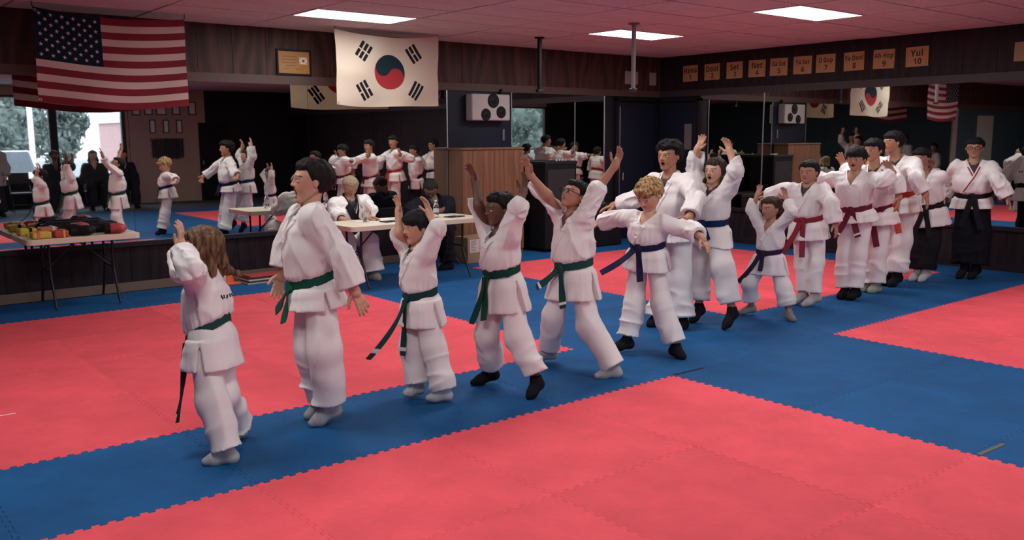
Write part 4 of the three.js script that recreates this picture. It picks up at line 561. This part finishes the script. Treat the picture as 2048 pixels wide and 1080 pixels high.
// ---------------------------------------------------------------- the car park outside
{ const G0 = -0.4; structure(mesh('ground', span(-40, 60, G0 - 0.2, G0, ZF + TH + 0.02, 80), std([0.20, 0.20, 0.21], 0.9)), 'pale asphalt car park outside', 'ground');
  function car(x, z, turn, paintC, suv, label) { const o = group('parked_car', [x, G0, z], turn); tag(o, label, 'car'); const h = suv ? 1 : 0.85;
    const prof = (pts, wd) => { const s = new THREE.Shape(); pts.forEach(([a, b], i) => i ? s.lineTo(a, b * h) : s.moveTo(a, b * h)); const g = new THREE.ExtrudeGeometry(s, { depth: wd, bevelEnabled: true, bevelSize: 0.06, bevelThickness: 0.08, bevelSegments: 3 }); g.translate(0, 0, -wd / 2); return g; };
    mesh('body', prof([[-2.25, 0.38], [-2.25, 0.95], [-1.9, 1.08], [1.0, 1.08], [2.1, 0.98], [2.3, 0.8], [2.3, 0.38]], 1.64), std(paintC, 0.25), o);
    mesh('cabin', prof([[-2.0, 1.05], [-1.75, 1.62], [0.25, 1.66], [1.05, 1.08]], 1.36), std(paintC, 0.25), o);
    const gl = std([0.02, 0.03, 0.045], 0.08); mesh('windscreen', prof([[0.42, 1.62], [0.36, 1.58], [1.03, 1.12], [1.10, 1.14]], 1.26), gl, o); mesh('side_window', prof([[-1.75, 1.14], [-1.6, 1.53], [0.12, 1.56], [0.72, 1.14]], 1.40), gl, o);
    for (const sx of [-1.35, 1.4]) for (const sz of [-1, 1]) { const w = mesh('wheel', cyl(0.34, 0.34, 0.22, 0, 0, 0, 24).rotateX(Math.PI / 2).translate(sx, 0.34, sz * 0.82), M.black, o); mesh('hub', cyl(0.2, 0.2, 0.23, 0, 0, 0, 16).rotateX(Math.PI / 2).translate(sx, 0.34, sz * 0.82), M.alu, w); }
    mesh('bumper', rbox(0.12, 0.2, 1.6, 0.05, 2.36, 0.55 * h, 0), std([0.05, 0.05, 0.055], 0.5), o); for (const sz of [-1, 1]) mesh('headlamp', rbox(0.06, 0.14, 0.36, 0.03, 2.34, 0.84 * h, sz * 0.62), M.white, o); }
  car(4.75, 9.2, Math.PI / 2, [0.78, 0.79, 0.81], true, 'white sport utility car parked outside, seen in the left mirror');
  car(8.3, 7.4, Math.PI, [0.05, 0.07, 0.10], true, 'dark car parked sideways close outside the window');
  car(1.2, 9.6, Math.PI / 2, [0.70, 0.71, 0.73], false, 'low silver car parked outside further along');
  car(-2.2, 9.2, Math.PI / 2, [0.2, 0.24, 0.3], false, 'blue-grey car parked outside at the far end');
  const leafM = std([0.14, 0.17, 0.155], 0.9, { side: THREE.DoubleSide }), leafG = new THREE.CircleGeometry(0.13, 6).scale(1, 0.55, 1);
  function tree(x, z, h, r, label) { const o = group('tree', [x, G0, z]); tag(o, label, 'tree', 'trees across the car park'); mesh('trunk', tube([[0, 0, 0], [0.08, h * 0.3, 0.05], [0, h * 0.7, 0]], 0.16, 10, 8), std([0.10, 0.07, 0.05], 0.9), o);
    const bl = [], ctr = []; for (let i = 0; i < 9; i++) { const a = hash3(i, Math.round(x * 10), 1) * 7, q = hash3(i, Math.round(x * 10), 2); ctr.push([Math.cos(a) * r * 0.6 * q, h * (0.28 + 0.55 * hash3(i, Math.round(x * 10), 3)), Math.sin(a) * r * 0.6 * q]); bl.push(ellipsoid(ctr[i], [r * 0.55, r * 0.45, r * 0.55])); }
    mesh('crown', sdfMesh((a, b, c) => { let d = 1e9; for (const e of bl) d = smin(d, e(a, b, c), 0.2); return d + 0.3 - noise3(a * 3 + x, b * 3, c * 3) * 0.3; }, [-r * 1.3, 0.1, -r * 1.3], [r * 1.3, h * 1.25, r * 1.3], 0.16), leafM, o);
    const n = 2600, im = new THREE.InstancedMesh(leafG, leafM, n), q = new THREE.Object3D(); im.name = 'leaves'; im.userData.kind = 'stuff';
    for (let i = 0; i < n; i++) { const a = hash3(i, 1, 7) * 7, ph = Math.acos(hash3(i, 2, 7) * 2 - 1), k = 0.75 + 0.4 * hash3(i, 3, 7), bi = Math.floor(hash3(i, 4, 7) * 9), [cx, cy, cz] = ctr[bi]; q.position.set(cx + Math.cos(a) * Math.sin(ph) * r * 0.55 * k, cy + Math.cos(ph) * r * 0.45 * k, cz + Math.sin(a) * Math.sin(ph) * r * 0.55 * k); q.rotation.set(hash3(i, 5, 7) * 6, hash3(i, 6, 7) * 6, hash3(i, 8, 7) * 6); q.updateMatrix(); im.setMatrixAt(i, q.matrix); } o.add(im); }
  tree(6.6, 20, 5.5, 2.2, 'leafy tree across the car park left of the lamp post'); tree(10.3, 26, 4.4, 1.35, 'leafy tree across the car park beyond the dark car'); tree(0.5, 18, 5, 2.4, 'low bushy tree across the car park'); tree(-10.2, 19, 5, 2.3, 'tree at the far end of the car park');
  const p = group('lamp_post', [6.35, G0, 13]); tag(p, 'white lamp post in the car park', 'post'); mesh('post', cyl(0.07, 0.09, 7, 0, 3.5, 0), M.white, p); mesh('arm', box(1.2, 0.08, 0.1, 0.5, 7, 0), M.white, p);
  const b = group('shop_building', [21.5, G0, 38]); tag(b, 'low pinkish building across the street', 'building'); mesh('wall', box(12, 3.0, 5, 0, 1.5, 0), std([0.42, 0.25, 0.24], 0.8), b); mesh('parapet', box(12.3, 0.4, 5.2, 0, 3.2, 0), std([0.65, 0.6, 0.58], 0.8), b); mesh('sign_board', box(1.4, 1.2, 0.2, -3.5, 4.2, -2.7), std([0.1, 0.14, 0.2], 0.5), b); for (let i = 0; i < 4; i++) mesh('shop_window', box(1.8, 1.6, 0.1, -5 + i * 3.2, 1.4, -2.52), std([0.05, 0.06, 0.08], 0.1), b); }
// light card and pilaster at the far left of the back wall, seen in the right mirrors
{ structure(mesh('trim_7', span(0.60, 0.77, 0, HT, ZA, ZA + 0.04), std([0.32, 0.33, 0.31], 0.6)));
  structure(mesh('trim_8', span(UL, 0.58, 0.10, HT, ZA, ZA + 0.006), M.teal));
  const d = structure(group('door_4', [-0.95, 0, ZA + 0.006]), 'pale door far left in the back wall', 'door'); mesh('panel', rbox(0.86, 2.1, 0.03, 0.005, 0, 1.05, 0.016), std([0.42, 0.45, 0.38], 0.6), d); mesh('handle', cyl(0.012, 0.012, 0.1, 0.34, 1, 0.05), M.alu, d); }
// joints of each pose in metres from the person's base: pelvis, neck, head, then left and right shoulder, elbow, wrist, fingertip, hip, knee, ankle, toe
const POSES = {
  g1: { at: [1.66, -4.43], H: 1.24, yaw: 140, hyaw: 140, hpitch: 0, mouth: 0, belt: 0.034, hem: -0.170, j: [[-0.044,0.626,-0.036],[-0.047,0.938,-0.064],[-0.053,1.068,-0.069],[-0.123,0.926,0.03],[-0.209,1.005,0.203],[-0.2,1.107,0.055],[-0.19,1.177,0.051],[-0.086,0.614,0.013],[-0.1,0.315,0.099],[-0.072,0.065,0.191],[-0.136,0.02,0.165],[0.03,0.926,-0.152],[-0.074,0.918,-0.332],[-0.038,1.032,-0.466],[-0.001,1.118,-0.463],[-0.003,0.614,-0.085],[-0.0,0.301,0.009],[0.107,0.081,-0.124],[0.072,0.031,-0.127]] },
  b2: { at: [2.28, -4.55], H: 1.45, yaw: 170, hyaw: 165, hpitch: 6, mouth: 0.13, belt: 0.069, hem: -0.104, j: [[-0.016,0.783,-0.013],[-0.038,1.234,-0.031],[-0.016,1.382,-0.013],[-0.063,1.19,0.125],[0.022,0.988,0.231],[0.068,0.802,0.293],[0.094,0.725,0.324],[-0.029,0.768,0.061],[-0.042,0.453,0.138],[-0.006,0.13,0.105],[-0.063,0.02,0.084],[-0.008,1.19,-0.183],[-0.05,0.977,-0.294],[-0.087,0.839,-0.288],[-0.114,0.761,-0.286],[-0.003,0.768,-0.087],[-0.042,0.424,-0.016],[0.023,0.106,-0.051],[-0.021,0.02,-0.061]] },
  k3: { at: [3.07, -4.58], H: 1.15, yaw: 180, hyaw: 172, hpitch: 0, mouth: 0.03, belt: 0.061, hem: -0.151, j: [[-0.05,0.607,-0.04],[-0.064,0.945,-0.052],[-0.062,1.064,-0.05],[-0.062,0.933,0.06],[-0.03,1.081,0.119],[-0.022,1.161,0.034],[-0.036,1.241,0.018],[-0.05,0.596,0.019],[-0.05,0.329,0.097],[-0.041,0.077,0.191],[-0.104,0.036,0.166],[-0.062,0.933,-0.161],[-0.141,1.038,-0.129],[-0.108,1.155,-0.187],[-0.106,1.246,-0.193],[-0.05,0.596,-0.1],[-0.106,0.316,-0.057],[-0.124,0.091,0.007],[-0.165,0.042,-0.001]] },
  k4: { at: [3.52, -4.35], H: 1.28, yaw: 175, hyaw: 165, hpitch: 0, mouth: 0, belt: 0.120, hem: -0.147, j: [[-0.032,0.676,-0.026],[-0.05,1.031,-0.04],[-0.049,1.168,-0.04],[-0.058,1.018,0.084],[-0.037,1.2,0.139],[0.05,1.283,0.08],[0.067,1.376,0.089],[-0.038,0.663,0.04],[-0.032,0.369,0.133],[0.005,0.124,0.255],[-0.018,0.02,0.262],[-0.037,1.018,-0.161],[-0.114,1.193,-0.164],[-0.097,1.343,-0.225],[-0.115,1.433,-0.242],[-0.026,0.663,-0.092],[-0.124,0.359,-0.08],[-0.024,0.104,-0.17],[-0.098,0.02,-0.205]] },
  k5: { at: [4.22, -4.42], H: 1.3, yaw: 182, hyaw: 175, hpitch: 28, mouth: 0, belt: 0.085, hem: -0.174, j: [[-0.038,0.681,-0.031],[-0.037,1.099,-0.056],[-0.029,1.22,-0.049],[-0.032,1.086,0.071],[0.036,1.276,0.124],[0.118,1.431,0.201],[0.155,1.555,0.238],[-0.036,0.668,0.037],[-0.043,0.338,0.128],[0.02,0.065,0.311],[-0.055,0.02,0.276],[-0.041,1.086,-0.178],[-0.196,1.234,-0.136],[-0.281,1.37,-0.216],[-0.308,1.513,-0.242],[-0.04,0.668,-0.098],[-0.114,0.379,-0.165],[-0.063,0.107,-0.259],[-0.132,0.053,-0.29]] },
  k6: { at: [5.02, -4.45], H: 1.3, yaw: 190, hyaw: 190, hpitch: -25, mouth: 0, belt: 0.133, hem: -0.069, j: [[-0.048,0.703,-0.039],[-0.061,1.031,-0.024],[-0.06,1.184,-0.023],[-0.035,0.992,0.112],[0.072,0.953,0.249],[0.009,0.913,0.422],[0.035,0.836,0.471],[-0.036,0.69,0.028],[-0.066,0.402,0.124],[-0.046,0.092,0.261],[-0.043,0.02,0.289],[-0.081,1.018,-0.149],[-0.042,1.0,-0.363],[-0.059,0.949,-0.544],[-0.117,0.925,-0.597],[-0.059,0.69,-0.105],[-0.123,0.397,-0.095],[-0.205,0.108,-0.085],[-0.266,0.051,-0.109]] },
  t7: { at: [5.85, -5], H: 1.57, yaw: 185, hyaw: 185, hpitch: 2, mouth: 0.07, belt: 0.121, hem: -0.030, j: [[0.007,0.77,0.006],[-0.025,1.293,-0.02],[-0.034,1.454,-0.028],[-0.007,1.246,0.151],[-0.12,1.112,0.348],[-0.29,0.98,0.421],[-0.335,0.915,0.378],[0.014,0.754,0.087],[-0.032,0.412,0.117],[-0.061,0.079,0.189],[-0.085,0.02,0.195],[-0.037,1.246,-0.187],[-0.044,1.071,-0.384],[-0.07,1.016,-0.603],[-0.147,0.988,-0.678],[0.0,0.754,-0.075],[-0.046,0.386,-0.038],[-0.139,0.065,-0.039],[-0.173,0.02,-0.041]] },
  g8: { at: [6.27, -4.83], H: 1.42, yaw: 185, hyaw: 185, hpitch: 4, mouth: 0.06, belt: 0.110, hem: -0.106, j: [[-0.055,0.788,-0.045],[-0.037,1.181,-0.03],[-0.04,1.32,-0.033],[-0.027,1.167,0.104],[-0.055,1.334,0.193],[-0.025,1.484,0.118],[-0.049,1.611,0.085],[-0.049,0.774,0.029],[-0.186,0.523,0.2],[-0.188,0.18,0.307],[-0.227,0.029,0.301],[-0.051,1.167,-0.167],[-0.015,1.321,-0.267],[-0.029,1.511,-0.239],[0.007,1.629,-0.194],[-0.062,0.774,-0.119],[-0.104,0.468,-0.1],[-0.156,0.151,-0.069],[-0.196,0.02,-0.076]] },
  s9: { at: [6.77, -4.62], H: 1.08, yaw: 185, hyaw: 165, hpitch: 0, mouth: 0, belt: 0.063, hem: -0.154, j: [[-0.02,0.552,-0.017],[-0.022,0.854,-0.018],[-0.022,0.979,-0.018],[-0.013,0.843,0.085],[-0.038,0.972,0.211],[0.013,1.081,0.112],[0.006,1.173,0.092],[-0.015,0.542,0.039],[-0.005,0.292,0.13],[-0.006,0.077,0.203],[-0.007,0.02,0.228],[-0.031,0.843,-0.121],[-0.064,0.967,-0.184],[-0.035,1.093,-0.157],[-0.012,1.191,-0.134],[-0.025,0.542,-0.072],[-0.123,0.311,-0.146],[-0.032,0.088,-0.176],[-0.114,0.027,-0.217]] },
  r10: { at: [7.55, -4.82], H: 1.37, yaw: 190, hyaw: 185, hpitch: 0, mouth: 0, belt: 0.111, hem: -0.107, j: [[0.044,0.745,0.036],[0.022,1.149,0.018],[0.025,1.273,0.021],[0.05,1.108,0.166],[-0.069,0.998,0.329],[-0.06,0.824,0.374],[-0.057,0.732,0.398],[0.056,0.731,0.106],[0.028,0.411,0.143],[-0.012,0.122,0.172],[-0.085,0.02,0.138],[-0.001,1.108,-0.126],[0.123,1.083,-0.318],[0.138,1.023,-0.507],[0.084,1.002,-0.581],[0.031,0.731,-0.035],[0.009,0.399,0.015],[-0.024,0.126,0.049],[-0.091,0.032,0.02]] },
  r11: { at: [8.2, -4.69], H: 1.5, yaw: 195, hyaw: 190, hpitch: 0, mouth: 0.03, belt: 0.120, hem: -0.035, j: [[0.031,0.81,0.025],[0.002,1.248,0.001],[0.012,1.386,0.009],[0.047,1.204,0.16],[-0.023,1.191,0.32],[0.068,1.266,0.368],[0.043,1.362,0.315],[0.051,0.795,0.101],[0.001,0.447,0.101],[-0.054,0.111,0.114],[-0.096,0.034,0.105],[-0.037,1.204,-0.153],[0.036,1.168,-0.3],[-0.022,1.207,-0.397],[-0.066,1.227,-0.468],[0.011,0.795,-0.05],[-0.031,0.437,-0.032],[-0.068,0.1,0.014],[-0.111,0.032,0.005]] },
  r12: { at: [8.75, -4.77], H: 1.57, yaw: 190, hyaw: 175, hpitch: 0, mouth: 0.03, belt: 0.068, hem: -0.115, j: [[0.028,0.824,0.022],[-0.001,1.292,-0.001],[-0.024,1.467,-0.02],[0.031,1.245,0.169],[-0.172,1.174,0.321],[-0.164,1.026,0.357],[-0.171,0.936,0.357],[0.042,0.808,0.103],[-0.015,0.418,0.097],[-0.063,0.093,0.115],[-0.106,0.02,0.106],[-0.027,1.245,-0.165],[-0.276,1.215,-0.084],[-0.158,1.3,-0.258],[-0.179,1.414,-0.298],[0.013,0.808,-0.058],[-0.015,0.408,-0.008],[-0.061,0.08,0.015],[-0.109,0.02,0.001]] },
  t13: { at: [9.26, -4.83], H: 1.65, yaw: 190, hyaw: 150, hpitch: 0, mouth: 0, belt: 0.103, hem: -0.114, j: [[0.048,0.91,0.039],[0.014,1.373,0.012],[-0.027,1.544,-0.022],[0.049,1.324,0.19],[-0.147,1.185,0.328],[-0.118,1.031,0.409],[-0.109,0.934,0.442],[0.063,0.894,0.124],[0.012,0.499,0.117],[-0.043,0.144,0.123],[-0.089,0.02,0.11],[-0.013,1.324,-0.161],[0.195,1.22,-0.311],[-0.024,1.304,-0.266],[-0.049,1.348,-0.313],[0.033,0.894,-0.045],[0.001,0.489,-0.012],[-0.04,0.132,0.02],[-0.088,0.02,0.007]] },
  d14: { at: [9.78, -4.76], H: 1.44, yaw: 190, hyaw: 185, hpitch: 0, mouth: 0, belt: 0.061, hem: -0.185, j: [[0.067,0.81,0.054],[0.02,1.216,0.017],[-0.03,1.365,-0.025],[0.052,1.173,0.174],[0.264,1.093,0.087],[0.101,1.22,0.056],[0.096,1.363,0.037],[0.08,0.795,0.128],[0.025,0.413,0.112],[-0.02,0.135,0.107],[-0.065,0.02,0.096],[-0.002,1.173,-0.133],[-0.031,0.955,-0.032],[-0.026,0.779,0.011],[-0.023,0.669,0.039],[0.054,0.795,-0.02],[0.016,0.404,0.003],[-0.021,0.125,0.016],[-0.078,0.02,-0.005]] },
  i15: { at: [10.42, -4.49], H: 1.57, yaw: 205, hyaw: 200, hpitch: 0, mouth: 0, belt: 0.091, hem: -0.080, j: [[0.0,0.882,0.0],[-0.011,1.312,-0.009],[-0.015,1.474,-0.012],[0.062,1.265,0.146],[-0.113,1.134,0.293],[-0.083,0.951,0.399],[-0.076,0.864,0.433],[0.035,0.866,0.074],[0.001,0.5,0.087],[-0.04,0.15,0.108],[-0.085,0.027,0.097],[-0.081,1.265,-0.161],[0.076,1.107,-0.303],[0.042,0.914,-0.349],[0.032,0.827,-0.356],[-0.034,0.866,-0.074],[-0.056,0.495,-0.031],[-0.088,0.155,0.007],[-0.137,0.025,-0.007]] },
  m1: { at: [5.2, -9.25], H: 1.74, yaw: 268, hyaw: 262, hpitch: -38, mouth: 0, belt: 0.155, hem: 0.000, j: [[-0.09,0.44,-0.074],[-0.108,0.919,-0.01],[-0.1,1.06,-0.004],[0.082,0.868,-0.011],[-0.013,0.812,0.26],[-0.166,0.753,0.452],[-0.108,0.74,0.487],[0.0,0.422,-0.07],[-0.067,0.449,0.332],[-0.054,0.088,0.403],[-0.048,0.026,0.433],[-0.294,0.868,-0.024],[-0.315,0.765,-0.025],[-0.344,0.702,0.217],[-0.266,0.695,0.261],[-0.181,0.422,-0.077],[-0.355,0.457,0.291],[-0.343,0.095,0.361],[-0.363,0.029,0.37]] },
  m2: { at: [6.3, -9.45], H: 1.72, yaw: 250, hyaw: 235, hpitch: -40, mouth: 0, belt: 0.155, hem: 0.000, j: [[0.084,0.441,0.068],[0.002,0.86,0.157],[-0.03,0.974,0.13],[0.187,0.81,0.21],[0.029,0.749,0.444],[-0.211,0.698,0.4],[-0.302,0.712,0.338],[0.168,0.424,0.099],[-0.039,0.429,0.446],[-0.04,0.09,0.503],[-0.082,0.02,0.495],[-0.162,0.81,0.083],[-0.397,0.748,0.239],[-0.44,0.704,0.481],[-0.37,0.703,0.528],[0.0,0.424,0.038],[-0.267,0.406,0.341],[-0.269,0.069,0.398],[-0.319,0.02,0.382]] },
};
const WHITE = [0.76, 0.735, 0.735], PANT = WHITE, GREEN = [0.012, 0.055, 0.05], NAVY = [0.012, 0.014, 0.05], RED = [0.22, 0.02, 0.035], BLACK = [0.012, 0.012, 0.016], PURPLE = [0.03, 0.015, 0.045];
const FAIR = [0.55, 0.31, 0.21], TANNED = [0.36, 0.18, 0.105], BROWN = [0.12, 0.055, 0.035];
const BACK = [[0.05, 0.60, 0.04, 0.53], [0.03, 0.60, 0.03, 0.54], [0.012, 0.59, 0.02, 0.53], [-0.01, 0.60, -0.012, 0.54], [-0.03, 0.59, -0.035, 0.54]];
const line = 'students lined up on the blue strip';
const base = { jacket: WHITE, pants: PANT, group: line };
makePerson(POSES.g1, { ...base, res: 'near', label: 'long-haired child with green belt seen from behind, nearest the camera', skin: FAIR, hair: { style: 'long', color: [0.07, 0.037, 0.022], tipColor: [0.17, 0.095, 0.05], wave: 0.6, flare: [-0.18, -0.5, -0.48], tip: [-0.1, -0.2, -0.35] }, belt: GREEN, cuffs: [0.8, 0.8], tails: [[0.33, 0.03, 0.02], [0.30, 0.005, 0.03]], sock: [0.42, 0.41, 0.42], backPrint: BACK, beltTilt: 1.1 });
makePerson(POSES.b2, { ...base, res: 'near', headScale: 1.09, label: 'tall dark-haired boy shouting in profile, green belt, arms down', skin: FAIR, hair: { style: 'short', color: [0.012, 0.009, 0.009] }, belt: [0.008, 0.075, 0.05], cuffs: [0.92, 0.75], sock: [0.36, 0.35, 0.37], inner: [0.012, 0.012, 0.03], tails: [[0.12, 0.02, 0.02], [0.09, -0.03, 0.02]], sleeve: 1.05, curl: 10, fat: 1.08, beltTilt: 0.7 });
makePerson(POSES.k3, { ...base, res: 'near', label: 'small boy with black fringe, both bare forearms raised, dark green belt with long tails', skin: FAIR, hair: { style: 'bowl', color: [0.010, 0.012, 0.014] }, belt: [0.010, 0.042, 0.048], cuffs: [0.08, 0.08], inner: BLACK, tails: [[0.30, 0.01, 0.02], [0.27, 0.02, 0.16]], stripe: [0.6, 0.6, 0.6], sock: [0.5, 0.49, 0.5], hemLeg: [1.0, 1.0], legWidth: 1.12, sleeve: 1.12 });
makePerson(POSES.k4, { ...base, res: 'near', label: 'dark-skinned boy in black socks with raised arms and green belt', skin: BROWN, hair: { style: 'short', color: [0.008, 0.007, 0.007] }, belt: [0.008, 0.055, 0.04], cuffs: [0.2, 0.45], inner: BLACK, sock: BLACK, hemLeg: [0.9, 0.85], tails: [[0.2, 0.03, 0.03], [0.22, 0.0, 0.05]], sleeve: 1.1 });
makePerson(POSES.k5, { ...base, res: 'near', label: 'boy in glasses looking up, arms thrown wide overhead, legs astride', skin: [0.40, 0.20, 0.13], hair: { style: 'short', color: [0.008, 0.008, 0.009] }, belt: GREEN, cuffs: [0.1, 0.82], inner: [0.12, 0.02, 0.025], glasses: true, sock: [0.4, 0.4, 0.41], tails: [[0.2, 0.03, 0.02], [0.1, -0.06, 0.03]], stripe: [0.7, 0.7, 0.7], fat: 1.08 });
makePerson(POSES.k6, { ...base, res: 'near', headScale: 1.1, label: 'blond child looking down with arms stretched sideways and navy belt', skin: FAIR, hair: { style: 'spiky', color: [0.16, 0.09, 0.04], tipColor: [0.46, 0.30, 0.14], line: 0.14 }, belt: NAVY, cuffs: [0.85, 0.85], sock: BLACK, hemLeg: [0.92, 0.92], tails: [[0.17, 0.02, 0.02], [0.14, -0.09, 0.06]], sleeve: 1.05 });
makePerson(POSES.t7, { ...base, res: 'near', headScale: 1.05, label: 'tall boy with curly black hair and open mouth behind the blond child', skin: [0.42, 0.20, 0.11], hair: { style: 'curly', color: [0.011, 0.010, 0.010] }, belt: NAVY, cuffs: [0.85, 0.8], inner: BLACK, sock: BLACK, hemLeg: [0.95, 0.95], fat: 1.12, tails: [[0.1, 0.02, 0.02], [0.1, -0.02, 0.02]] });
makePerson(POSES.g8, { ...base, res: 'mid', label: 'girl with long wavy dark hair, both hands up, navy belt and black socks', skin: FAIR, hair: { style: 'long', color: [0.016, 0.011, 0.010], tipColor: [0.05, 0.032, 0.024], wave: 1.3 }, belt: [0.008, 0.02, 0.075], cuffs: [0.85, 0.9], sock: BLACK, hemLeg: [0.86, 0.86], inner: BLACK, tails: [[0.08, 0.03, 0.02], [0.08, -0.03, 0.02]], legWidth: 1.08 });
makePerson(POSES.s9, { ...base, res: 'mid', label: 'smallest child, knees bent wide, dark purple belt, hands up', skin: [0.42, 0.21, 0.14], hair: { style: 'short', color: [0.05, 0.028, 0.018] }, belt: PURPLE, cuffs: [0.75, 0.75], sock: [0.24, 0.22, 0.21], hemLeg: [0.75, 0.7], tails: [[0.13, 0.0, 0.02], [0.24, -0.09, 0.03]], legWidth: 1.12 });
makePerson(POSES.r10, { ...base, res: 'mid', label: 'boy with red belt leaning, left sleeve hanging, behind the smallest child', skin: [0.40, 0.20, 0.13], hair: { style: 'short', color: [0.012, 0.010, 0.010] }, belt: RED, cuffs: [1.0, 0.95], sock: [0.45, 0.42, 0.42], inner: BLACK, tails: [[0.24, 0.01, 0.02], [0.22, -0.06, 0.03]], sleeve: 1.1, legWidth: 0.86 });
makePerson(POSES.r11, { ...base, res: 'mid', label: 'black-haired child with maroon belt and arms spread, black socks', skin: [0.38, 0.19, 0.12], hair: { style: 'bowl', color: [0.008, 0.008, 0.010] }, belt: [0.13, 0.012, 0.03], cuffs: [0.85, 0.85], sock: BLACK, tails: [[0.16, 0.03, 0.02], [0.15, -0.04, 0.02]], stripe: [0.6, 0.58, 0.58], legWidth: 0.86 });
makePerson(POSES.r12, { ...base, res: 'mid', label: 'smiling dark-haired student half hidden behind the maroon-belted child', skin: [0.42, 0.21, 0.13], hair: { style: 'bowl', color: [0.008, 0.008, 0.010], line: 0.2 }, belt: [0.13, 0.012, 0.03], cuffs: [0.85, 0.8], sock: [0.30, 0.32, 0.26], inner: BLACK, legWidth: 0.86 });
makePerson(POSES.t13, { ...base, res: 'mid', label: 'tallest dark-haired student with orange-red belt, head turned away', skin: [0.42, 0.21, 0.13], hair: { style: 'short', color: [0.008, 0.008, 0.010], line: 0.2 }, belt: [0.42, 0.045, 0.03], cuffs: [0.95, 0.9], sock: BLACK, inner: BLACK, legWidth: 0.95 });
makePerson(POSES.d14, { ...base, pants: BLACK, res: 'mid', label: 'student in white jacket and black trousers behind the tallest student', skin: [0.36, 0.18, 0.115], hair: { style: 'short', color: [0.010, 0.009, 0.009], line: 0.18 }, belt: BLACK, cuffs: [0.9, 0.95], sock: [0.5, 0.5, 0.5], backPrint: BACK, legWidth: 1.1 });
makePerson(POSES.i15, { jacket: WHITE, pants: [0.008, 0.008, 0.014], res: 'mid', label: 'instructor in glasses by the right wall, red-trimmed jacket, black belt and trousers', skin: [0.36, 0.19, 0.12], hair: { style: 'short', color: [0.008, 0.008, 0.010], line: 0.2 }, belt: BLACK, cuffs: [1.0, 1.0], sock: BLACK, piping: [0.33, 0.03, 0.04], inner: BLACK, backPrint: BACK, glasses: true, legWidth: 1.35, fat: 1.15, sleeve: 1.05 });
makePerson(POSES.m1, { jacket: WHITE, pants: WHITE, res: 'mid', label: 'grey-haired seated judge in white jacket with black lapels', skin: [0.42, 0.22, 0.145], hair: { style: 'buzz', color: [0.28, 0.21, 0.15] }, belt: BLACK, cuffs: [0.9, 0.9], sock: [0.3, 0.27, 0.24], lapel: BLACK, lapelWidth: 0.045, inner: BLACK, vee: 0.4 });
makePerson(POSES.m2, { jacket: [0.010, 0.010, 0.018], pants: BLACK, res: 'mid', label: 'seated judge all in black bending over the papers', skin: [0.17, 0.09, 0.055], hair: { style: 'buzz', color: [0.02, 0.017, 0.015] }, belt: BLACK, cuffs: [0.9, 0.9], sock: BLACK, inner: BLACK });

// people out of the frame that the mirrors show
function standing(at, yaw, H, seated, arms = 0) {
  const a = yaw * Math.PI / 180, F = [Math.cos(a), 0, -Math.sin(a)], Lv = cross([0, 1, 0], F), P = (l, y, f) => add(add(mul(Lv, l * H), mul(F, f * H)), [0, y * H, 0]), py = seated ? 0.555 / H : 0.50, up = py + 0.30;
  const side = s => [P(s * 0.108, up - 0.03, 0), P(s * 0.15, arms ? up + 0.06 : up - 0.19, arms ? 0.1 : 0.02), P(s * 0.13, arms ? up + 0.2 : up - 0.3, seated && !arms ? 0.14 : arms ? 0.12 : 0.06), P(s * 0.12, arms ? up + 0.3 : up - 0.36, seated && !arms ? 0.22 : 0.1), P(s * 0.052, py - 0.01, 0), seated ? P(s * 0.08, py + 0.01, 0.235) : P(s * 0.058, 0.265, 0.01), seated ? P(s * 0.085, 0.05, 0.22) : P(s * 0.065, 0.05, 0), seated ? P(s * 0.09, 0.015, 0.3) : P(s * 0.075, 0.015, 0.085)];
  return { at, H, yaw, hyaw: yaw, hpitch: -4, mouth: 0, belt: 0.05 * H, hem: seated ? 0 : -0.11 * H, j: [P(0, py, 0), P(0, up, 0), P(0, up + 0.115, 0.01), ...side(1), ...side(-1)] };
}
const hairs = [[0.01, 0.009, 0.009], [0.05, 0.03, 0.02], [0.012, 0.01, 0.01]];
[[-1.2, -6.4, -8, 1.62], [-1.5, -7.3, -5, 1.5], [-2.6, -5.4, 5, 1.7], [-0.9, -5.2, 0, 1.35], [-2.9, -6.9, -10, 1.65], [-2.0, -8.2, -20, 1.4]].forEach(([x, z, yaw, H], i) =>
  makePerson(standing([x, z], yaw, H, false, i === 2 ? 1 : 0), { jacket: WHITE, pants: PANT, res: 'far', seed: 40 + i, label: i === 2 ? 'waiting student with both arms raised, seen in the right wall mirrors' : 'waiting student in white seen only in the right wall mirrors', group: 'students waiting at the left', skin: i % 2 ? TANNED : FAIR, hair: { style: 'short', color: hairs[i % 3] }, belt: BLACK }));
const watch = [[3.38, 1.75, 92, [0.05, 0.06, 0.08]], [4.75, 2.5, 88, [0.02, 0.022, 0.03]], [5.55, 2.4, 95, [0.03, 0.03, 0.035]], [6.25, 2.55, 90, [0.012, 0.016, 0.03]]];
watch.forEach(([x, z, yaw, c], i) => { const st = i === 0;
  makePerson(standing([x, z], yaw, 1.68, !st), { jacket: st ? [0.25, 0.25, 0.26] : c, pants: [0.015, 0.016, 0.022], res: 'far', seed: 60 + i, label: st ? 'spectator standing by the shop window, seen in the left mirror' : ['', 'short-haired seated spectator in black, leftmost before the shop window', 'long-haired seated spectator before the shop window', 'seated spectator nearest the belt rack by the shop window'][i], group: st ? undefined : 'seated spectators', skin: i === 1 ? BROWN : FAIR, hair: { style: i === 2 ? 'long' : 'short', color: hairs[i % 3] }, sock: BLACK }); });
renderer.render(scene, camera);
